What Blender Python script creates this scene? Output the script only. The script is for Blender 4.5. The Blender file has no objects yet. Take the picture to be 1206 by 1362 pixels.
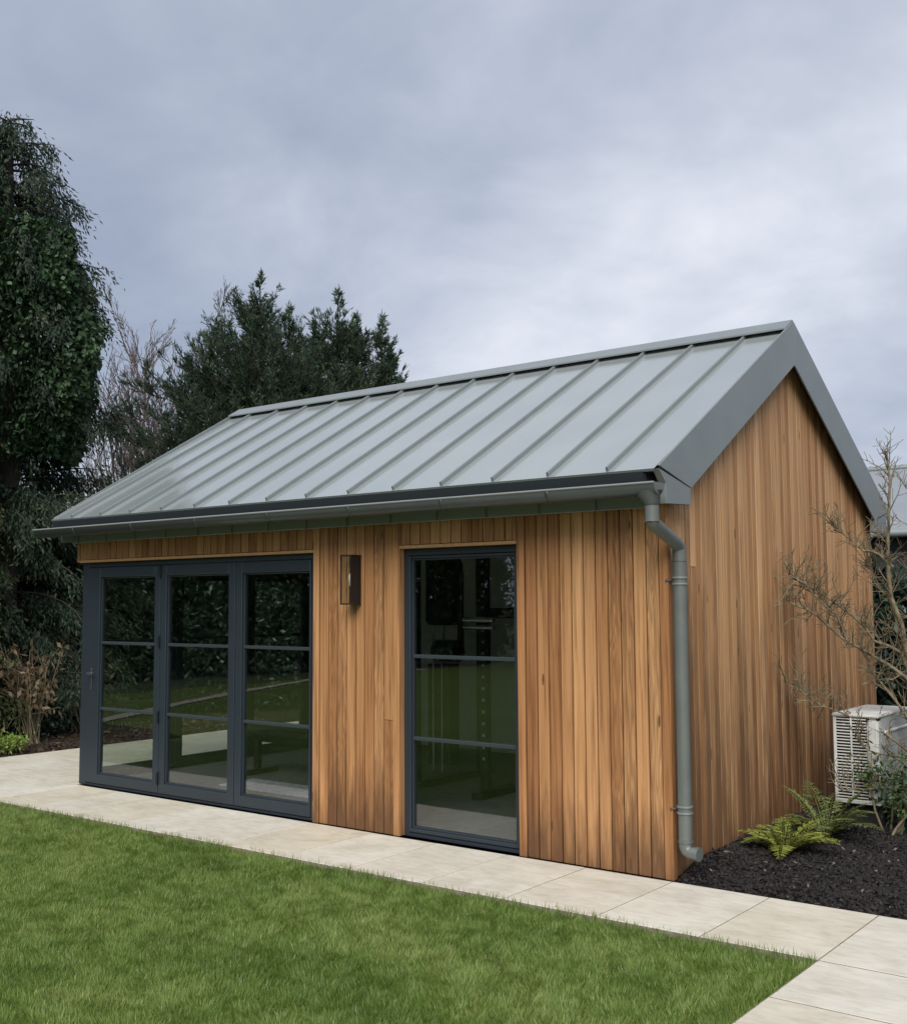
import bpy, bmesh, math, random
import numpy as np
from mathutils import Matrix, Vector

R = math.radians
rng = np.random.RandomState(7)
random.seed(7)
scene = bpy.context.scene
col = scene.collection

# ------------------------------------------------------------------ camera
YAW, PITCH, ROLL, FPX = R(37.591), R(4.631), R(-0.326), 1476.5
cam_data = bpy.data.cameras.new("camera")
cam = bpy.data.objects.new("camera", cam_data)
col.objects.link(cam)
fw = Vector((-math.sin(YAW) * math.cos(PITCH), math.cos(YAW) * math.cos(PITCH), math.sin(PITCH)))
rt = Vector((math.cos(YAW), math.sin(YAW), 0))
up = rt.cross(fw)
rt2 = rt * math.cos(ROLL) + up * math.sin(ROLL)
up2 = -rt * math.sin(ROLL) + up * math.cos(ROLL)
cam.matrix_world = Matrix(((rt2.x, up2.x, -fw.x, 3.192), (rt2.y, up2.y, -fw.y, -6.311),
                           (rt2.z, up2.z, -fw.z, 1.711), (0, 0, 0, 1)))
cam_data.sensor_fit = 'HORIZONTAL'
cam_data.sensor_width = 36
cam_data.lens = FPX / 1206 * 36
cam_data.clip_start = 0.05
cam_data.clip_end = 2000
scene.camera = cam

# ------------------------------------------------------------------ light
SUN_EL, SUN_AZ = R(46), R(152)      # azimuth: clockwise from +y
world = bpy.data.worlds.new("World")
scene.world = world
world.use_nodes = True
wn, wl = world.node_tree.nodes, world.node_tree.links
for n in list(wn):
    wn.remove(n)
w_out = wn.new('ShaderNodeOutputWorld')
w_bg = wn.new('ShaderNodeBackground')
w_bg.inputs['Strength'].default_value = 0.1
sky = wn.new('ShaderNodeTexSky')
sky.sky_type = 'NISHITA'
sky.sun_disc = False
sky.sun_elevation = SUN_EL
sky.sun_rotation = SUN_AZ
tc = wn.new('ShaderNodeTexCoord')
sep = wn.new('ShaderNodeSeparateXYZ')
wl.new(tc.outputs['Generated'], sep.inputs[0])


def wmath(op, a, b=None):
    m = wn.new('ShaderNodeMath')
    m.operation = op
    for i, v in enumerate((a, b)):
        if v is None:
            continue
        if isinstance(v, (int, float)):
            m.inputs[i].default_value = v
        else:
            wl.new(v, m.inputs[i])
    return m.outputs[0]


# cloud deck: the view direction carried up to a flat layer
zz = wmath('ADD', wmath('MAXIMUM', sep.outputs['Z'], 0.0), 0.32)
cu = wmath('DIVIDE', sep.outputs['X'], zz)
cv = wmath('DIVIDE', sep.outputs['Y'], zz)
SKY_SEED = 4.6


def wnoise(scale, detail, rough, dist, seed):
    c_ = wn.new('ShaderNodeCombineXYZ')
    wl.new(cu, c_.inputs[0])
    wl.new(cv, c_.inputs[1])
    c_.inputs[2].default_value = seed
    n_ = wn.new('ShaderNodeTexNoise')
    for k_, v_ in (('Scale', scale), ('Detail', detail), ('Roughness', rough), ('Distortion', dist)):
        n_.inputs[k_].default_value = v_
    wl.new(c_.outputs[0], n_.inputs['Vector'])
    return n_.outputs['Fac']


big = wnoise(1.0, 3, 0.45, 0.3, SKY_SEED)
fine = wnoise(3.4, 5, 0.55, 0.25, SKY_SEED + 5.0)
cl = wmath('ADD', wmath('MULTIPLY', big, 0.72), wmath('MULTIPLY', fine, 0.40))
# thinner, brighter cloud where the sun stands behind the deck
GLOW = Vector((-0.36, 0.85, 0.385)).normalized()
nrm = wn.new('ShaderNodeVectorMath')
nrm.operation = 'NORMALIZE'
wl.new(tc.outputs['Generated'], nrm.inputs[0])
dotn = wn.new('ShaderNodeVectorMath')
dotn.operation = 'DOT_PRODUCT'
wl.new(nrm.outputs[0], dotn.inputs[0])
dotn.inputs[1].default_value = GLOW
mr = wn.new('ShaderNodeMapRange')
mr.interpolation_type = 'SMOOTHSTEP'
mr.inputs['From Min'].default_value = 0.955
mr.inputs['From Max'].default_value = 1.0
wl.new(dotn.outputs['Value'], mr.inputs['Value'])
cl = wmath('ADD', wmath('SUBTRACT', cl, 0.06), wmath('MULTIPLY', mr.outputs[0], 0.085))
ramp = wn.new('ShaderNodeValToRGB')
ce = ramp.color_ramp.elements
ce[0].position, ce[0].color = 0.36, (1.30, 1.50, 1.95, 1)
ce[1].position, ce[1].color = 0.72, (3.1, 3.2, 3.5, 1)
e = ce.new(0.47)
e.color = (1.64, 1.84, 2.27, 1)
e = ce.new(0.58)
e.color = (2.20, 2.36, 2.74, 1)
wl.new(cl, ramp.inputs[0])
mixw = wn.new('ShaderNodeMix')
mixw.data_type = 'RGBA'
mixw.inputs['Factor'].default_value = 0.965
wl.new(sky.outputs[0], mixw.inputs['A'])
wl.new(ramp.outputs[0], mixw.inputs['B'])
wl.new(mixw.outputs['Result'], w_bg.inputs['Color'])
wl.new(w_bg.outputs[0], w_out.inputs[0])

sun_data = bpy.data.lights.new("sun", 'SUN')
sun_data.energy = 1.5
sun_data.angle = R(45)
sun_data.color = (1.0, 0.965, 0.91)
sun = bpy.data.objects.new("sun", sun_data)
col.objects.link(sun)
sdir = Vector((math.sin(SUN_AZ) * math.cos(SUN_EL), math.cos(SUN_AZ) * math.cos(SUN_EL), math.sin(SUN_EL)))
sun.rotation_euler = sdir.to_track_quat('Z', 'Y').to_euler()
sun.location = sdir * 40

scene.view_settings.view_transform = 'Standard'
scene.view_settings.look = 'None'
scene.view_settings.exposure = 1.4
scene.view_settings.gamma = 1.0

# ------------------------------------------------------------------ material helpers
MATS = {}


def new_mat(name):
    m = bpy.data.materials.new(name)
    m.use_nodes = True
    nt = m.node_tree
    b = nt.nodes['Principled BSDF']
    MATS[name] = m
    return m, nt, b


def nd(nt, t, **kw):
    n = nt.nodes.new(t)
    for k, v in kw.items():
        if k in n.inputs:
            n.inputs[k].default_value = v
        else:
            setattr(n, k, v)
    return n


def mixc(nt, fac, a, b, blend='MIX'):
    m = nt.nodes.new('ShaderNodeMix')
    m.data_type = 'RGBA'
    m.blend_type = blend
    for s, v in (('Factor', fac), ('A', a), ('B', b)):
        if hasattr(v, 'is_linked') or hasattr(v, 'links'):
            nt.links.new(v, m.inputs[s])
        else:
            m.inputs[s].default_value = v if s == 'Factor' else (*v, 1) if len(v) == 3 else v
    return m.outputs['Result']


def mth(nt, op, a, b=0.0, clamp=False):
    m = nt.nodes.new('ShaderNodeMath')
    m.operation = op
    m.use_clamp = clamp
    for i, v in enumerate((a, b)):
        if isinstance(v, (int, float)):
            m.inputs[i].default_value = v
        else:
            nt.links.new(v, m.inputs[i])
    return m.outputs[0]


def rampf(nt, fac, stops):
    r = nt.nodes.new('ShaderNodeValToRGB')
    el = r.color_ramp.elements
    el[0].position, el[0].color = stops[0][0], (*stops[0][1], 1)
    el[1].position, el[1].color = stops[-1][0], (*stops[-1][1], 1)
    for p, c in stops[1:-1]:
        q = el.new(p)
        q.color = (*c, 1)
    nt.links.new(fac, r.inputs[0])
    return r.outputs[0]


def noise(nt, vec, scale, detail=4, rough=0.5, dist=0.0):
    n = nd(nt, 'ShaderNodeTexNoise', Scale=scale, Detail=detail, Roughness=rough, Distortion=dist)
    if vec is not None:
        nt.links.new(vec, n.inputs['Vector'])
    return n.outputs['Fac']


def bump(nt, b, h, strength, dist):
    n = nd(nt, 'ShaderNodeBump', Strength=strength, Distance=dist)
    nt.links.new(h, n.inputs['Height'])
    nt.links.new(n.outputs[0], b.inputs['Normal'])


def objvec(nt, scale=(1, 1, 1), rand=0.0):
    t = nt.nodes.new('ShaderNodeTexCoord')
    v = t.outputs['Object']
    if rand:
        oi = nt.nodes.new('ShaderNodeObjectInfo')
        a = nd(nt, 'ShaderNodeVectorMath', operation='SCALE')
        a.inputs[0].default_value = (rand, rand * 0.73, rand * 1.37)
        nt.links.new(oi.outputs['Random'], a.inputs['Scale'])
        s = nd(nt, 'ShaderNodeVectorMath', operation='ADD')
        nt.links.new(v, s.inputs[0])
        nt.links.new(a.outputs[0], s.inputs[1])
        v = s.outputs[0]
    mp = nd(nt, 'ShaderNodeMapping')
    mp.inputs['Scale'].default_value = scale
    nt.links.new(v, mp.inputs['Vector'])
    return mp.outputs[0]


def geopos(nt, scale=(1, 1, 1)):
    t = nt.nodes.new('ShaderNodeNewGeometry')
    mp = nd(nt, 'ShaderNodeMapping')
    mp.inputs['Scale'].default_value = scale
    nt.links.new(t.outputs['Position'], mp.inputs['Vector'])
    return mp.outputs[0]


def simple(name, c, rough=0.6, metal=0.0, var=0.0, scale=8.0, spec=0.5, bumps=0.0):
    m, nt, b = new_mat(name)
    b.inputs['Roughness'].default_value = rough
    b.inputs['Metallic'].default_value = metal
    b.inputs['Specular IOR Level'].default_value = spec
    if var:
        f = noise(nt, objvec(nt), scale, 5, 0.6)
        lo = tuple(x * (1 - var) for x in c)
        hi = tuple(min(1, x * (1 + var)) for x in c)
        nt.links.new(rampf(nt, f, [(0.3, lo), (0.7, hi)]), b.inputs['Base Color'])
        if bumps:
            bump(nt, b, f, bumps, 0.01)
    else:
        b.inputs['Base Color'].default_value = (*c, 1)
    return m


# ---- cedar boards
def wood_mat(name, light, mid, dark, wear, fig, contrast):
    m, nt, b = new_mat(name)
    oi = nt.nodes.new('ShaderNodeObjectInfo')
    rnd = oi.outputs['Random']
    r2 = mth(nt, 'FRACT', mth(nt, 'MULTIPLY', rnd, 17.31))
    r3 = mth(nt, 'FRACT', mth(nt, 'MULTIPLY', rnd, 53.77))
    v = objvec(nt, (1, 1, 1), 37.0)
    mp = nd(nt, 'ShaderNodeMapping')
    mp.inputs['Scale'].default_value = (55, 55, 1.3)
    nt.links.new(v, mp.inputs['Vector'])
    streak = noise(nt, mp.outputs[0], 1.0, 6, 0.62, 0.3)
    mp2 = nd(nt, 'ShaderNodeMapping')
    mp2.inputs['Scale'].default_value = (13, 13, 0.75)
    nt.links.new(v, mp2.inputs['Vector'])
    warp = noise(nt, mp2.outputs[0], 1.0, 3, 0.5, 0.2)
    # flat-sawn figure: contour lines of a stretched height field
    rings = mth(nt, 'SINE', mth(nt, 'MULTIPLY', warp, 95.0))
    rings = mth(nt, 'MULTIPLY', mth(nt, 'ADD', rings, 1.0), 0.5)
    figure = mth(nt, 'MULTIPLY', rings, mth(nt, 'GREATER_THAN', r2, fig))
    base = rampf(nt, r3, [(0.0, dark), (0.3, mid), (0.62, light), (0.8, mid), (1.0, tuple(x * 1.12 for x in light))])
    g1 = rampf(nt, streak, [(0.30, (0.40, 0.34, 0.28)), (0.47, (0.90, 0.88, 0.85)), (0.58, (1.03, 1.03, 1.03)), (0.76, (1.2, 1.18, 1.12))])
    blotch = noise(nt, mp2.outputs[0], 0.45, 3, 0.5)
    g1 = mixc(nt, 1.0, g1, rampf(nt, blotch, [(0.3, (0.78, 0.70, 0.62)), (0.6, (1.05, 1.05, 1.05))]), 'MULTIPLY')
    c = mixc(nt, contrast, base, g1, 'MULTIPLY')
    c = mixc(nt, mth(nt, 'MULTIPLY', figure, 0.5), c, tuple(x * 0.42 for x in dark))
    # knots
    mp3 = nd(nt, 'ShaderNodeMapping')
    mp3.inputs['Scale'].default_value = (9, 9, 1.9)
    nt.links.new(v, mp3.inputs['Vector'])
    vor = nd(nt, 'ShaderNodeTexVoronoi', Scale=1.0)
    nt.links.new(mp3.outputs[0], vor.inputs['Vector'])
    knot = mth(nt, 'MULTIPLY', mth(nt, 'LESS_THAN', vor.outputs['Distance'], 0.08), 0.8)
    c = mixc(nt, knot, c, tuple(x * 0.25 for x in dark))
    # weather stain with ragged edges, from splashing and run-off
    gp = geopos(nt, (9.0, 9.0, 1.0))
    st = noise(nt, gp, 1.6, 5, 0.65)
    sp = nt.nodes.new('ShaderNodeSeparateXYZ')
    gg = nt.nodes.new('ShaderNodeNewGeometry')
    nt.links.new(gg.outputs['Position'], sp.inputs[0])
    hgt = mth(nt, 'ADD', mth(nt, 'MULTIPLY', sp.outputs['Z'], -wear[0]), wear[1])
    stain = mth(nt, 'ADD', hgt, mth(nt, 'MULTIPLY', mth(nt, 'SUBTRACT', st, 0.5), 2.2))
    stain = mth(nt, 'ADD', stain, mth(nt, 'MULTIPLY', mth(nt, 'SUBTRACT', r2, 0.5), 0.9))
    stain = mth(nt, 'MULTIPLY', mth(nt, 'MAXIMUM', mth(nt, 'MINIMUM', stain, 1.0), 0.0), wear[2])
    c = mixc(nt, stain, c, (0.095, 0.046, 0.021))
    nt.links.new(c, b.inputs['Base Color'])
    b.inputs['Roughness'].default_value = 0.62
    b.inputs['Specular IOR Level'].default_value = 0.3
    bump(nt, b, streak, 0.5, 0.003)
    return m


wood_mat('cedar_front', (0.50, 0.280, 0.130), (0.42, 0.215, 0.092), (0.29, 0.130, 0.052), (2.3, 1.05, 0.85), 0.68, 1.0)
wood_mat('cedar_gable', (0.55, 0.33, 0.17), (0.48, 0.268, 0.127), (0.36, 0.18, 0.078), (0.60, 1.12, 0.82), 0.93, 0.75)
simple('cedar_trim', (0.46, 0.262, 0.12), 0.6, var=0.18, scale=30)
simple('cavity', (0.016, 0.009, 0.006), 0.95)

# ---- roof metal
m, nt, b = new_mat('roof_metal')
f = noise(nt, geopos(nt), 1.6, 3, 0.5)
c = rampf(nt, f, [(0.3, (0.385, 0.425, 0.42)), (0.7, (0.425, 0.46, 0.455))])
nt.links.new(c, b.inputs['Base Color'])
b.inputs['Metallic'].default_value = 0.5
b.inputs['Roughness'].default_value = 0.17
nt.links.new(rampf(nt, noise(nt, geopos(nt), 5.0, 6, 0.6), [(0.3, (0.10,) * 3), (0.75, (0.19,) * 3)]), b.inputs['Roughness'])
bump(nt, b, noise(nt, geopos(nt, (2.2, 0.8, 0.8)), 1.6, 2, 0.4), 0.25, 0.012)
simple('verge_metal', (0.215, 0.242, 0.245), 0.42, 0.25, var=0.06, scale=3)
simple('gutter_metal', (0.085, 0.095, 0.094), 0.38, 0.3, var=0.08, scale=6)
simple('pipe_metal', (0.15, 0.165, 0.152), 0.4, 0.25, var=0.10, scale=7)
simple('bracket_metal', (0.27, 0.285, 0.27), 0.35, 0.3)
simple('fascia_metal', (0.25, 0.275, 0.27), 0.45, 0.2, var=0.12, scale=4)
simple('dark_flashing', (0.035, 0.042, 0.05), 0.35, 0.3)
simple('black_gap', (0.012, 0.013, 0.015), 0.8)
simple('seal_black', (0.012, 0.012, 0.013), 0.6)

# ---- frames and glass
simple('frame_anthracite', (0.020, 0.029, 0.038), 0.42, 0.0, var=0.06, scale=5)
simple('bar_anthracite', (0.032, 0.043, 0.049), 0.42, 0.0)
simple('hinge_black', (0.01, 0.011, 0.013), 0.4, 0.3)
simple('handle_steel', (0.16, 0.17, 0.19), 0.3, 0.8)


def glass(name, tint, base):
    m, nt, b = new_mat(name)
    nt.nodes.remove(b)
    out = [n for n in nt.nodes if n.type == 'OUTPUT_MATERIAL'][0]
    lw = nd(nt, 'ShaderNodeLayerWeight')
    lw.inputs['Blend'].default_value = 0.5
    fr = mth(nt, 'ADD', mth(nt, 'MULTIPLY', mth(nt, 'POWER', lw.outputs['Facing'], 5.0), 1.0 - base), base, True)
    tr = nd(nt, 'ShaderNodeBsdfTransparent')
    tr.inputs['Color'].default_value = (*tint, 1)
    gl = nd(nt, 'ShaderNodeBsdfGlossy')
    gl.inputs['Roughness'].default_value = 0.012
    bm_ = nd(nt, 'ShaderNodeBump', Strength=0.06, Distance=0.01)
    nt.links.new(noise(nt, objvec(nt, (1, 1, 1), 9.0), 1.7, 1, 0.4), bm_.inputs['Height'])
    nt.links.new(bm_.outputs[0], gl.inputs['Normal'])
    mx = nt.nodes.new('ShaderNodeMixShader')
    nt.links.new(fr, mx.inputs[0])
    nt.links.new(tr.outputs[0], mx.inputs[1])
    nt.links.new(gl.outputs[0], mx.inputs[2])
    nt.links.new(mx.outputs[0], out.inputs[0])
    return m


glass('glazing', (0.88, 0.91, 0.89), 0.10)
glass('lantern_glass', (0.96, 0.97, 0.96), 0.03)

# ---- ground surfaces
m, nt, b = new_mat('slab_stone')
oi = nt.nodes.new('ShaderNodeObjectInfo')
v = objvec(nt, (1, 1, 1), 23.0)
f1 = noise(nt, v, 3.0, 6, 0.6, 0.6)
f2 = noise(nt, objvec(nt, (3, 9, 3), 11.0), 2.2, 5, 0.65, 0.8)
c = rampf(nt, f1, [(0.25, (0.50, 0.465, 0.39)), (0.5, (0.60, 0.57, 0.495)), (0.75, (0.66, 0.635, 0.565))])
c2 = rampf(nt, f2, [(0.34, (0.76, 0.73, 0.68)), (0.56, (1, 1, 1))])
c = mixc(nt, 0.6, c, c2, 'MULTIPLY')
c3 = rampf(nt, oi.outputs['Random'], [(0, (0.95, 0.92, 0.85)), (0.5, (0.97, 0.965, 0.95)), (1, (1.02, 1.02, 1.01))])
c = mixc(nt, 1.0, c, c3, 'MULTIPLY')
sp1 = noise(nt, v, 34.0, 3, 0.6)
c = mixc(nt, mth(nt, 'MULTIPLY', mth(nt, 'GREATER_THAN', sp1, 0.74), 0.4), c, (0.16, 0.14, 0.11))
nt.links.new(c, b.inputs['Base Color'])
b.inputs['Roughness'].default_value = 0.55
bump(nt, b, f2, 0.15, 0.004)
simple('joint_sand', (0.21, 0.18, 0.14), 0.95, var=0.3, scale=40)

m, nt, b = new_mat('lawn_soil')
v = geopos(nt)
f1 = noise(nt, v, 30, 5, 0.7)
f2 = noise(nt, v, 0.8, 3, 0.5)
c = rampf(nt, f1, [(0.3, (0.06, 0.09, 0.02)), (0.7, (0.12, 0.17, 0.042))])
c = mixc(nt, 1.0, c, rampf(nt, f2, [(0.3, (0.8, 0.85, 0.8)), (0.7, (1.2, 1.1, 1.1))]), 'MULTIPLY')
nt.links.new(c, b.inputs['Base Color'])
b.inputs['Roughness'].default_value = 0.9
b.inputs['Specular IOR Level'].default_value = 0.1


def leaf_mat(name, stops, rough=0.5, trans=0.3, spec=0.4):
    """leaf colour runs along the per-leaf attribute 'tone'"""
    m, nt, b = new_mat(name)
    out = [n for n in nt.nodes if n.type == 'OUTPUT_MATERIAL'][0]
    at = nd(nt, 'ShaderNodeAttribute', attribute_name='tone')
    c = rampf(nt, at.outputs['Fac'], stops)
    nt.links.new(c, b.inputs['Base Color'])
    b.inputs['Roughness'].default_value = rough
    b.inputs['Specular IOR Level'].default_value = spec
    if trans:
        t = nd(nt, 'ShaderNodeBsdfTranslucent')
        nt.links.new(c, t.inputs['Color'])
        mx = nd(nt, 'ShaderNodeMixShader')
        mx.inputs[0].default_value = trans
        nt.links.new(b.outputs[0], mx.inputs[1])
        nt.links.new(t.outputs[0], mx.inputs[2])
        nt.links.new(mx.outputs[0], out.inputs[0])
    return m


leaf_mat('grass_blade', [(0.0, (0.085, 0.145, 0.026)), (0.45, (0.15, 0.235, 0.046)), (0.85, (0.27, 0.345, 0.10)), (1.0, (0.42, 0.40, 0.20))], 0.45, 0.3, 0.35)
leaf_mat('cypress_spray', [(0.0, (0.018, 0.036, 0.022)), (0.6, (0.042, 0.072, 0.042)), (1.0, (0.10, 0.14, 0.075))], 0.6, 0.15, 0.2)
leaf_mat('drooping_spray', [(0.0, (0.017, 0.031, 0.021)), (0.6, (0.036, 0.058, 0.036)), (1.0, (0.078, 0.10, 0.055))], 0.6, 0.12, 0.2)
leaf_mat('bronze_spray', [(0.0, (0.026, 0.042, 0.018)), (0.55, (0.056, 0.08, 0.03)), (1.0, (0.115, 0.13, 0.055))], 0.6, 0.15, 0.2)
leaf_mat('ivy_leaf', [(0.0, (0.02, 0.042, 0.022)), (0.6, (0.046, 0.088, 0.04)), (1.0, (0.085, 0.145, 0.065))], 0.45, 0.1, 0.3)
leaf_mat('laurel_leaf', [(0.0, (0.012, 0.026, 0.018)), (0.6, (0.025, 0.047, 0.03)), (1.0, (0.058, 0.092, 0.055))], 0.38, 0.08, 0.4)
leaf_mat('dry_leaf', [(0.0, (0.06, 0.04, 0.025)), (0.6, (0.15, 0.11, 0.065)), (1.0, (0.32, 0.27, 0.17))], 0.7, 0.15, 0.2)
leaf_mat('lime_leaf', [(0.0, (0.10, 0.17, 0.03)), (0.6, (0.22, 0.32, 0.06)), (1.0, (0.38, 0.46, 0.13))], 0.5, 0.3, 0.3)
leaf_mat('fern_leaf', [(0.0, (0.14, 0.17, 0.03)), (0.6, (0.28, 0.31, 0.06)), (1.0, (0.45, 0.46, 0.13))], 0.5, 0.3, 0.3)
leaf_mat('fern_leaf_dull', [(0.0, (0.065, 0.09, 0.03)), (0.6, (0.14, 0.17, 0.055)), (1.0, (0.25, 0.27, 0.10))], 0.5, 0.25, 0.3)
leaf_mat('hedge_leaf', [(0.0, (0.02, 0.045, 0.018)), (0.6, (0.055, 0.10, 0.035)), (1.0, (0.16, 0.20, 0.07))], 0.5, 0.2, 0.3)
leaf_mat('bark_chip', [(0.0, (0.007, 0.006, 0.006)), (0.6, (0.018, 0.015, 0.014)), (0.92, (0.04, 0.034, 0.03)), (1.0, (0.14, 0.12, 0.10))], 0.75, 0.0, 0.3)
leaf_mat('litter', [(0.0, (0.02, 0.014, 0.01)), (0.6, (0.05, 0.035, 0.025)), (1.0, (0.18, 0.13, 0.09))], 0.85, 0.0, 0.2)
simple('mulch_soil', (0.011, 0.009, 0.009), 0.95, var=0.5, scale=25, spec=0.1)
simple('bed_soil', (0.03, 0.022, 0.017), 0.95, var=0.5, scale=20, spec=0.1)
simple('ground_earth', (0.05, 0.065, 0.03), 0.95, var=0.4, scale=0.5, spec=0.1)
simple('bark_brown', (0.055, 0.042, 0.032), 0.85, var=0.4, scale=12)
simple('bark_twig', (0.115, 0.092, 0.08), 0.85, var=0.3, scale=9)
simple('bark_lichen', (0.19, 0.155, 0.095), 0.85, var=0.45, scale=22)
simple('bark_stem', (0.17, 0.14, 0.085), 0.85, var=0.4, scale=14)
simple('unit_white', (0.56, 0.56, 0.53), 0.45, var=0.10, scale=9)
simple('unit_grey', (0.40, 0.42, 0.40), 0.5, var=0.12, scale=5)
simple('unit_dark', (0.015, 0.015, 0.016), 0.7)
simple('lantern_black', (0.018, 0.017, 0.018), 0.42, 0.2)
simple('bulb_glass', (0.62, 0.60, 0.50), 0.15)
simple('rubber_floor', (0.115, 0.115, 0.12), 0.7, var=0.25, scale=14)
simple('plaster', (0.48, 0.48, 0.47), 0.8, var=0.04, scale=2)
simple('ceiling_white', (0.6, 0.6, 0.59), 0.8)
simple('machine_black', (0.014, 0.015, 0.017), 0.35, 0.2)
simple('machine_chrome', (0.55, 0.55, 0.57), 0.2, 0.9)
simple('pad_grey', (0.30, 0.30, 0.32), 0.6)
simple('mat_lilac', (0.36, 0.35, 0.42), 0.9, var=0.3, scale=25)
simple('weathered_log', (0.16, 0.13, 0.09), 0.85, var=0.5, scale=18)
simple('far_metal', (0.24, 0.26, 0.28), 0.5, 0.1, var=0.1, scale=1.5)
simple('far_wall', (0.06, 0.065, 0.07), 0.8)
simple('garden_path_stone', (0.36, 0.33, 0.27), 0.85, var=0.15, scale=3)

# ------------------------------------------------------------------ object helpers


def tag(o, label=None, cat=None, group=None, kind=None):
    for k, v in (('label', label), ('category', cat), ('group', group), ('kind', kind)):
        if v:
            o[k] = v
    return o


def link(name, me, mat=None, parent=None):
    if mat is not None and len(me.materials) == 0:
        me.materials.append(MATS[mat])
    o = bpy.data.objects.new(name, me)
    col.objects.link(o)
    if parent is not None:
        o.parent = parent
    return o


def empty(name, loc=(0, 0, 0)):
    o = bpy.data.objects.new(name, None)
    o.empty_display_size = 0.2
    o.location = loc
    col.objects.link(o)
    return o


def fast_mesh(name, verts, faces, tone=None, smooth=False):
    """faces: (n, k) index array"""
    verts = np.asarray(verts, np.float32)
    faces = np.asarray(faces, np.int32)
    me = bpy.data.meshes.new(name)
    n, k = faces.shape
    me.vertices.add(len(verts))
    me.vertices.foreach_set('co', verts.ravel())
    me.loops.add(n * k)
    me.loops.foreach_set('vertex_index', faces.ravel())
    me.polygons.add(n)
    me.polygons.foreach_set('loop_start', np.arange(n, dtype=np.int32) * k)
    if smooth:
        me.polygons.foreach_set('use_smooth', np.ones(n, bool))
    if tone is not None:
        a = me.attributes.new('tone', 'FLOAT', 'POINT')
        a.data.foreach_set('value', np.asarray(tone, np.float32))
    me.update(calc_edges=True)
    return me


class MB:
    """collects faces of one mesh"""

    def __init__(s):
        s.v, s.f, s.sm = [], [], []

    def add(s, v, f, smooth=False):
        o = len(s.v)
        s.v += [tuple(p) for p in v]
        for q in f:
            s.f.append(tuple(i + o for i in q))
            s.sm.append(smooth)
        return s

    def box(s, x0, x1, y0, y1, z0, z1):
        v = [(x, y, z) for z in (z0, z1) for y in (y0, y1) for x in (x0, x1)]
        return s.add(v, [(0, 2, 3, 1), (4, 5, 7, 6), (0, 1, 5, 4), (2, 6, 7, 3), (0, 4, 6, 2), (1, 3, 7, 5)])

    def prism(s, poly, axis, a, b):
        """closed polygon extruded along an axis from a to b; poly in the other two axes, in order"""
        n = len(poly)

        def pt(p, t):
            return (t, p[0], p[1]) if axis == 'x' else (p[0], t, p[1]) if axis == 'y' else (p[0], p[1], t)
        v = [pt(p, a) for p in poly] + [pt(p, b) for p in poly]
        f = [tuple(range(n)), tuple(range(2 * n - 1, n - 1, -1))]
        f += [(i, i + n, (i + 1) % n + n, (i + 1) % n) for i in range(n)]
        return s.add(v, f)

    def tube(s, pts, rad, sides=6, cap=True, smooth=True):
        pts = [Vector(p) for p in pts]
        if not isinstance(rad, (list, tuple)):
            rad = [rad] * len(pts)
        o, vs, fs = 0, [], []
        prev = None
        for i, p in enumerate(pts):
            d = (pts[min(i + 1, len(pts) - 1)] - pts[max(i - 1, 0)])
            if d.length < 1e-9:
                d = Vector((0, 0, 1))
            d.normalize()
            if prev is None:
                a = d.orthogonal().normalized()
            else:
                a = (prev - d * prev.dot(d))
                a = a.normalized() if a.length > 1e-6 else d.orthogonal().normalized()
            prev = a
            bb = d.cross(a)
            for k in range(sides):
                t = 2 * math.pi * k / sides
                vs.append(p + (a * math.cos(t) + bb * math.sin(t)) * rad[i])
            if i:
                for k in range(sides):
                    k2 = (k + 1) % sides
                    fs.append(((i - 1) * sides + k, (i - 1) * sides + k2, i * sides + k2, i * sides + k))
        s.add(vs, fs, smooth)
        if cap:
            n = len(pts)
            s.add(vs[:sides], [tuple(range(sides - 1, -1, -1))])
            s.add(vs[(n - 1) * sides:], [tuple(range(sides))])
        return s

    def build(s, name, mat, parent=None, bevel=0.0, seg=1):
        me = bpy.data.meshes.new(name)
        me.from_pydata(s.v, [], s.f)
        me.polygons.foreach_set('use_smooth', s.sm)
        me.update()
        if bevel:
            bm = bmesh.new()
            bm.from_mesh(me)
            bmesh.ops.recalc_face_normals(bm, faces=bm.faces)
            bmesh.ops.bevel(bm, geom=list(bm.edges), offset=bevel, segments=seg, affect='EDGES', clamp_overlap=True)
            bm.to_mesh(me)
            bm.free()
        else:
            bm = bmesh.new()
            bm.from_mesh(me)
            bmesh.ops.recalc_face_normals(bm, faces=bm.faces)
            bm.to_mesh(me)
            bm.free()
        return link(name, me, mat, parent)


def box(name, x0, x1, y0, y1, z0, z1, mat, parent=None, bevel=0.0):
    """box whose object origin is its own base centre"""
    cx, cy = (x0 + x1) / 2, (y0 + y1) / 2
    o = MB().box(x0 - cx, x1 - cx, y0 - cy, y1 - cy, 0, z1 - z0).build(name, mat, parent, bevel)
    o.location = (cx, cy, z0)
    return o


def unit(v):
    return v / np.maximum(np.linalg.norm(v, axis=-1, keepdims=True), 1e-9)


def leaf_arrays(P, D, L, W, tone, tilt=None):
    """one rhombic leaf per row, base at P, pointing along D"""
    n = len(P)
    D = unit(D)
    rnd = rng.normal(size=(n, 3)) if tilt is None else tilt
    S = unit(np.cross(D, rnd))
    L = np.broadcast_to(np.asarray(L, float).reshape(-1, 1), (n, 1))
    W = np.broadcast_to(np.asarray(W, float).reshape(-1, 1), (n, 1))
    mid = P + D * L * 0.45
    V = np.stack([P, mid + S * W / 2, P + D * L, mid - S * W / 2], 1).reshape(-1, 3)
    F = np.arange(n * 4).reshape(n, 4)
    return V, F, np.repeat(tone, 4)


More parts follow.
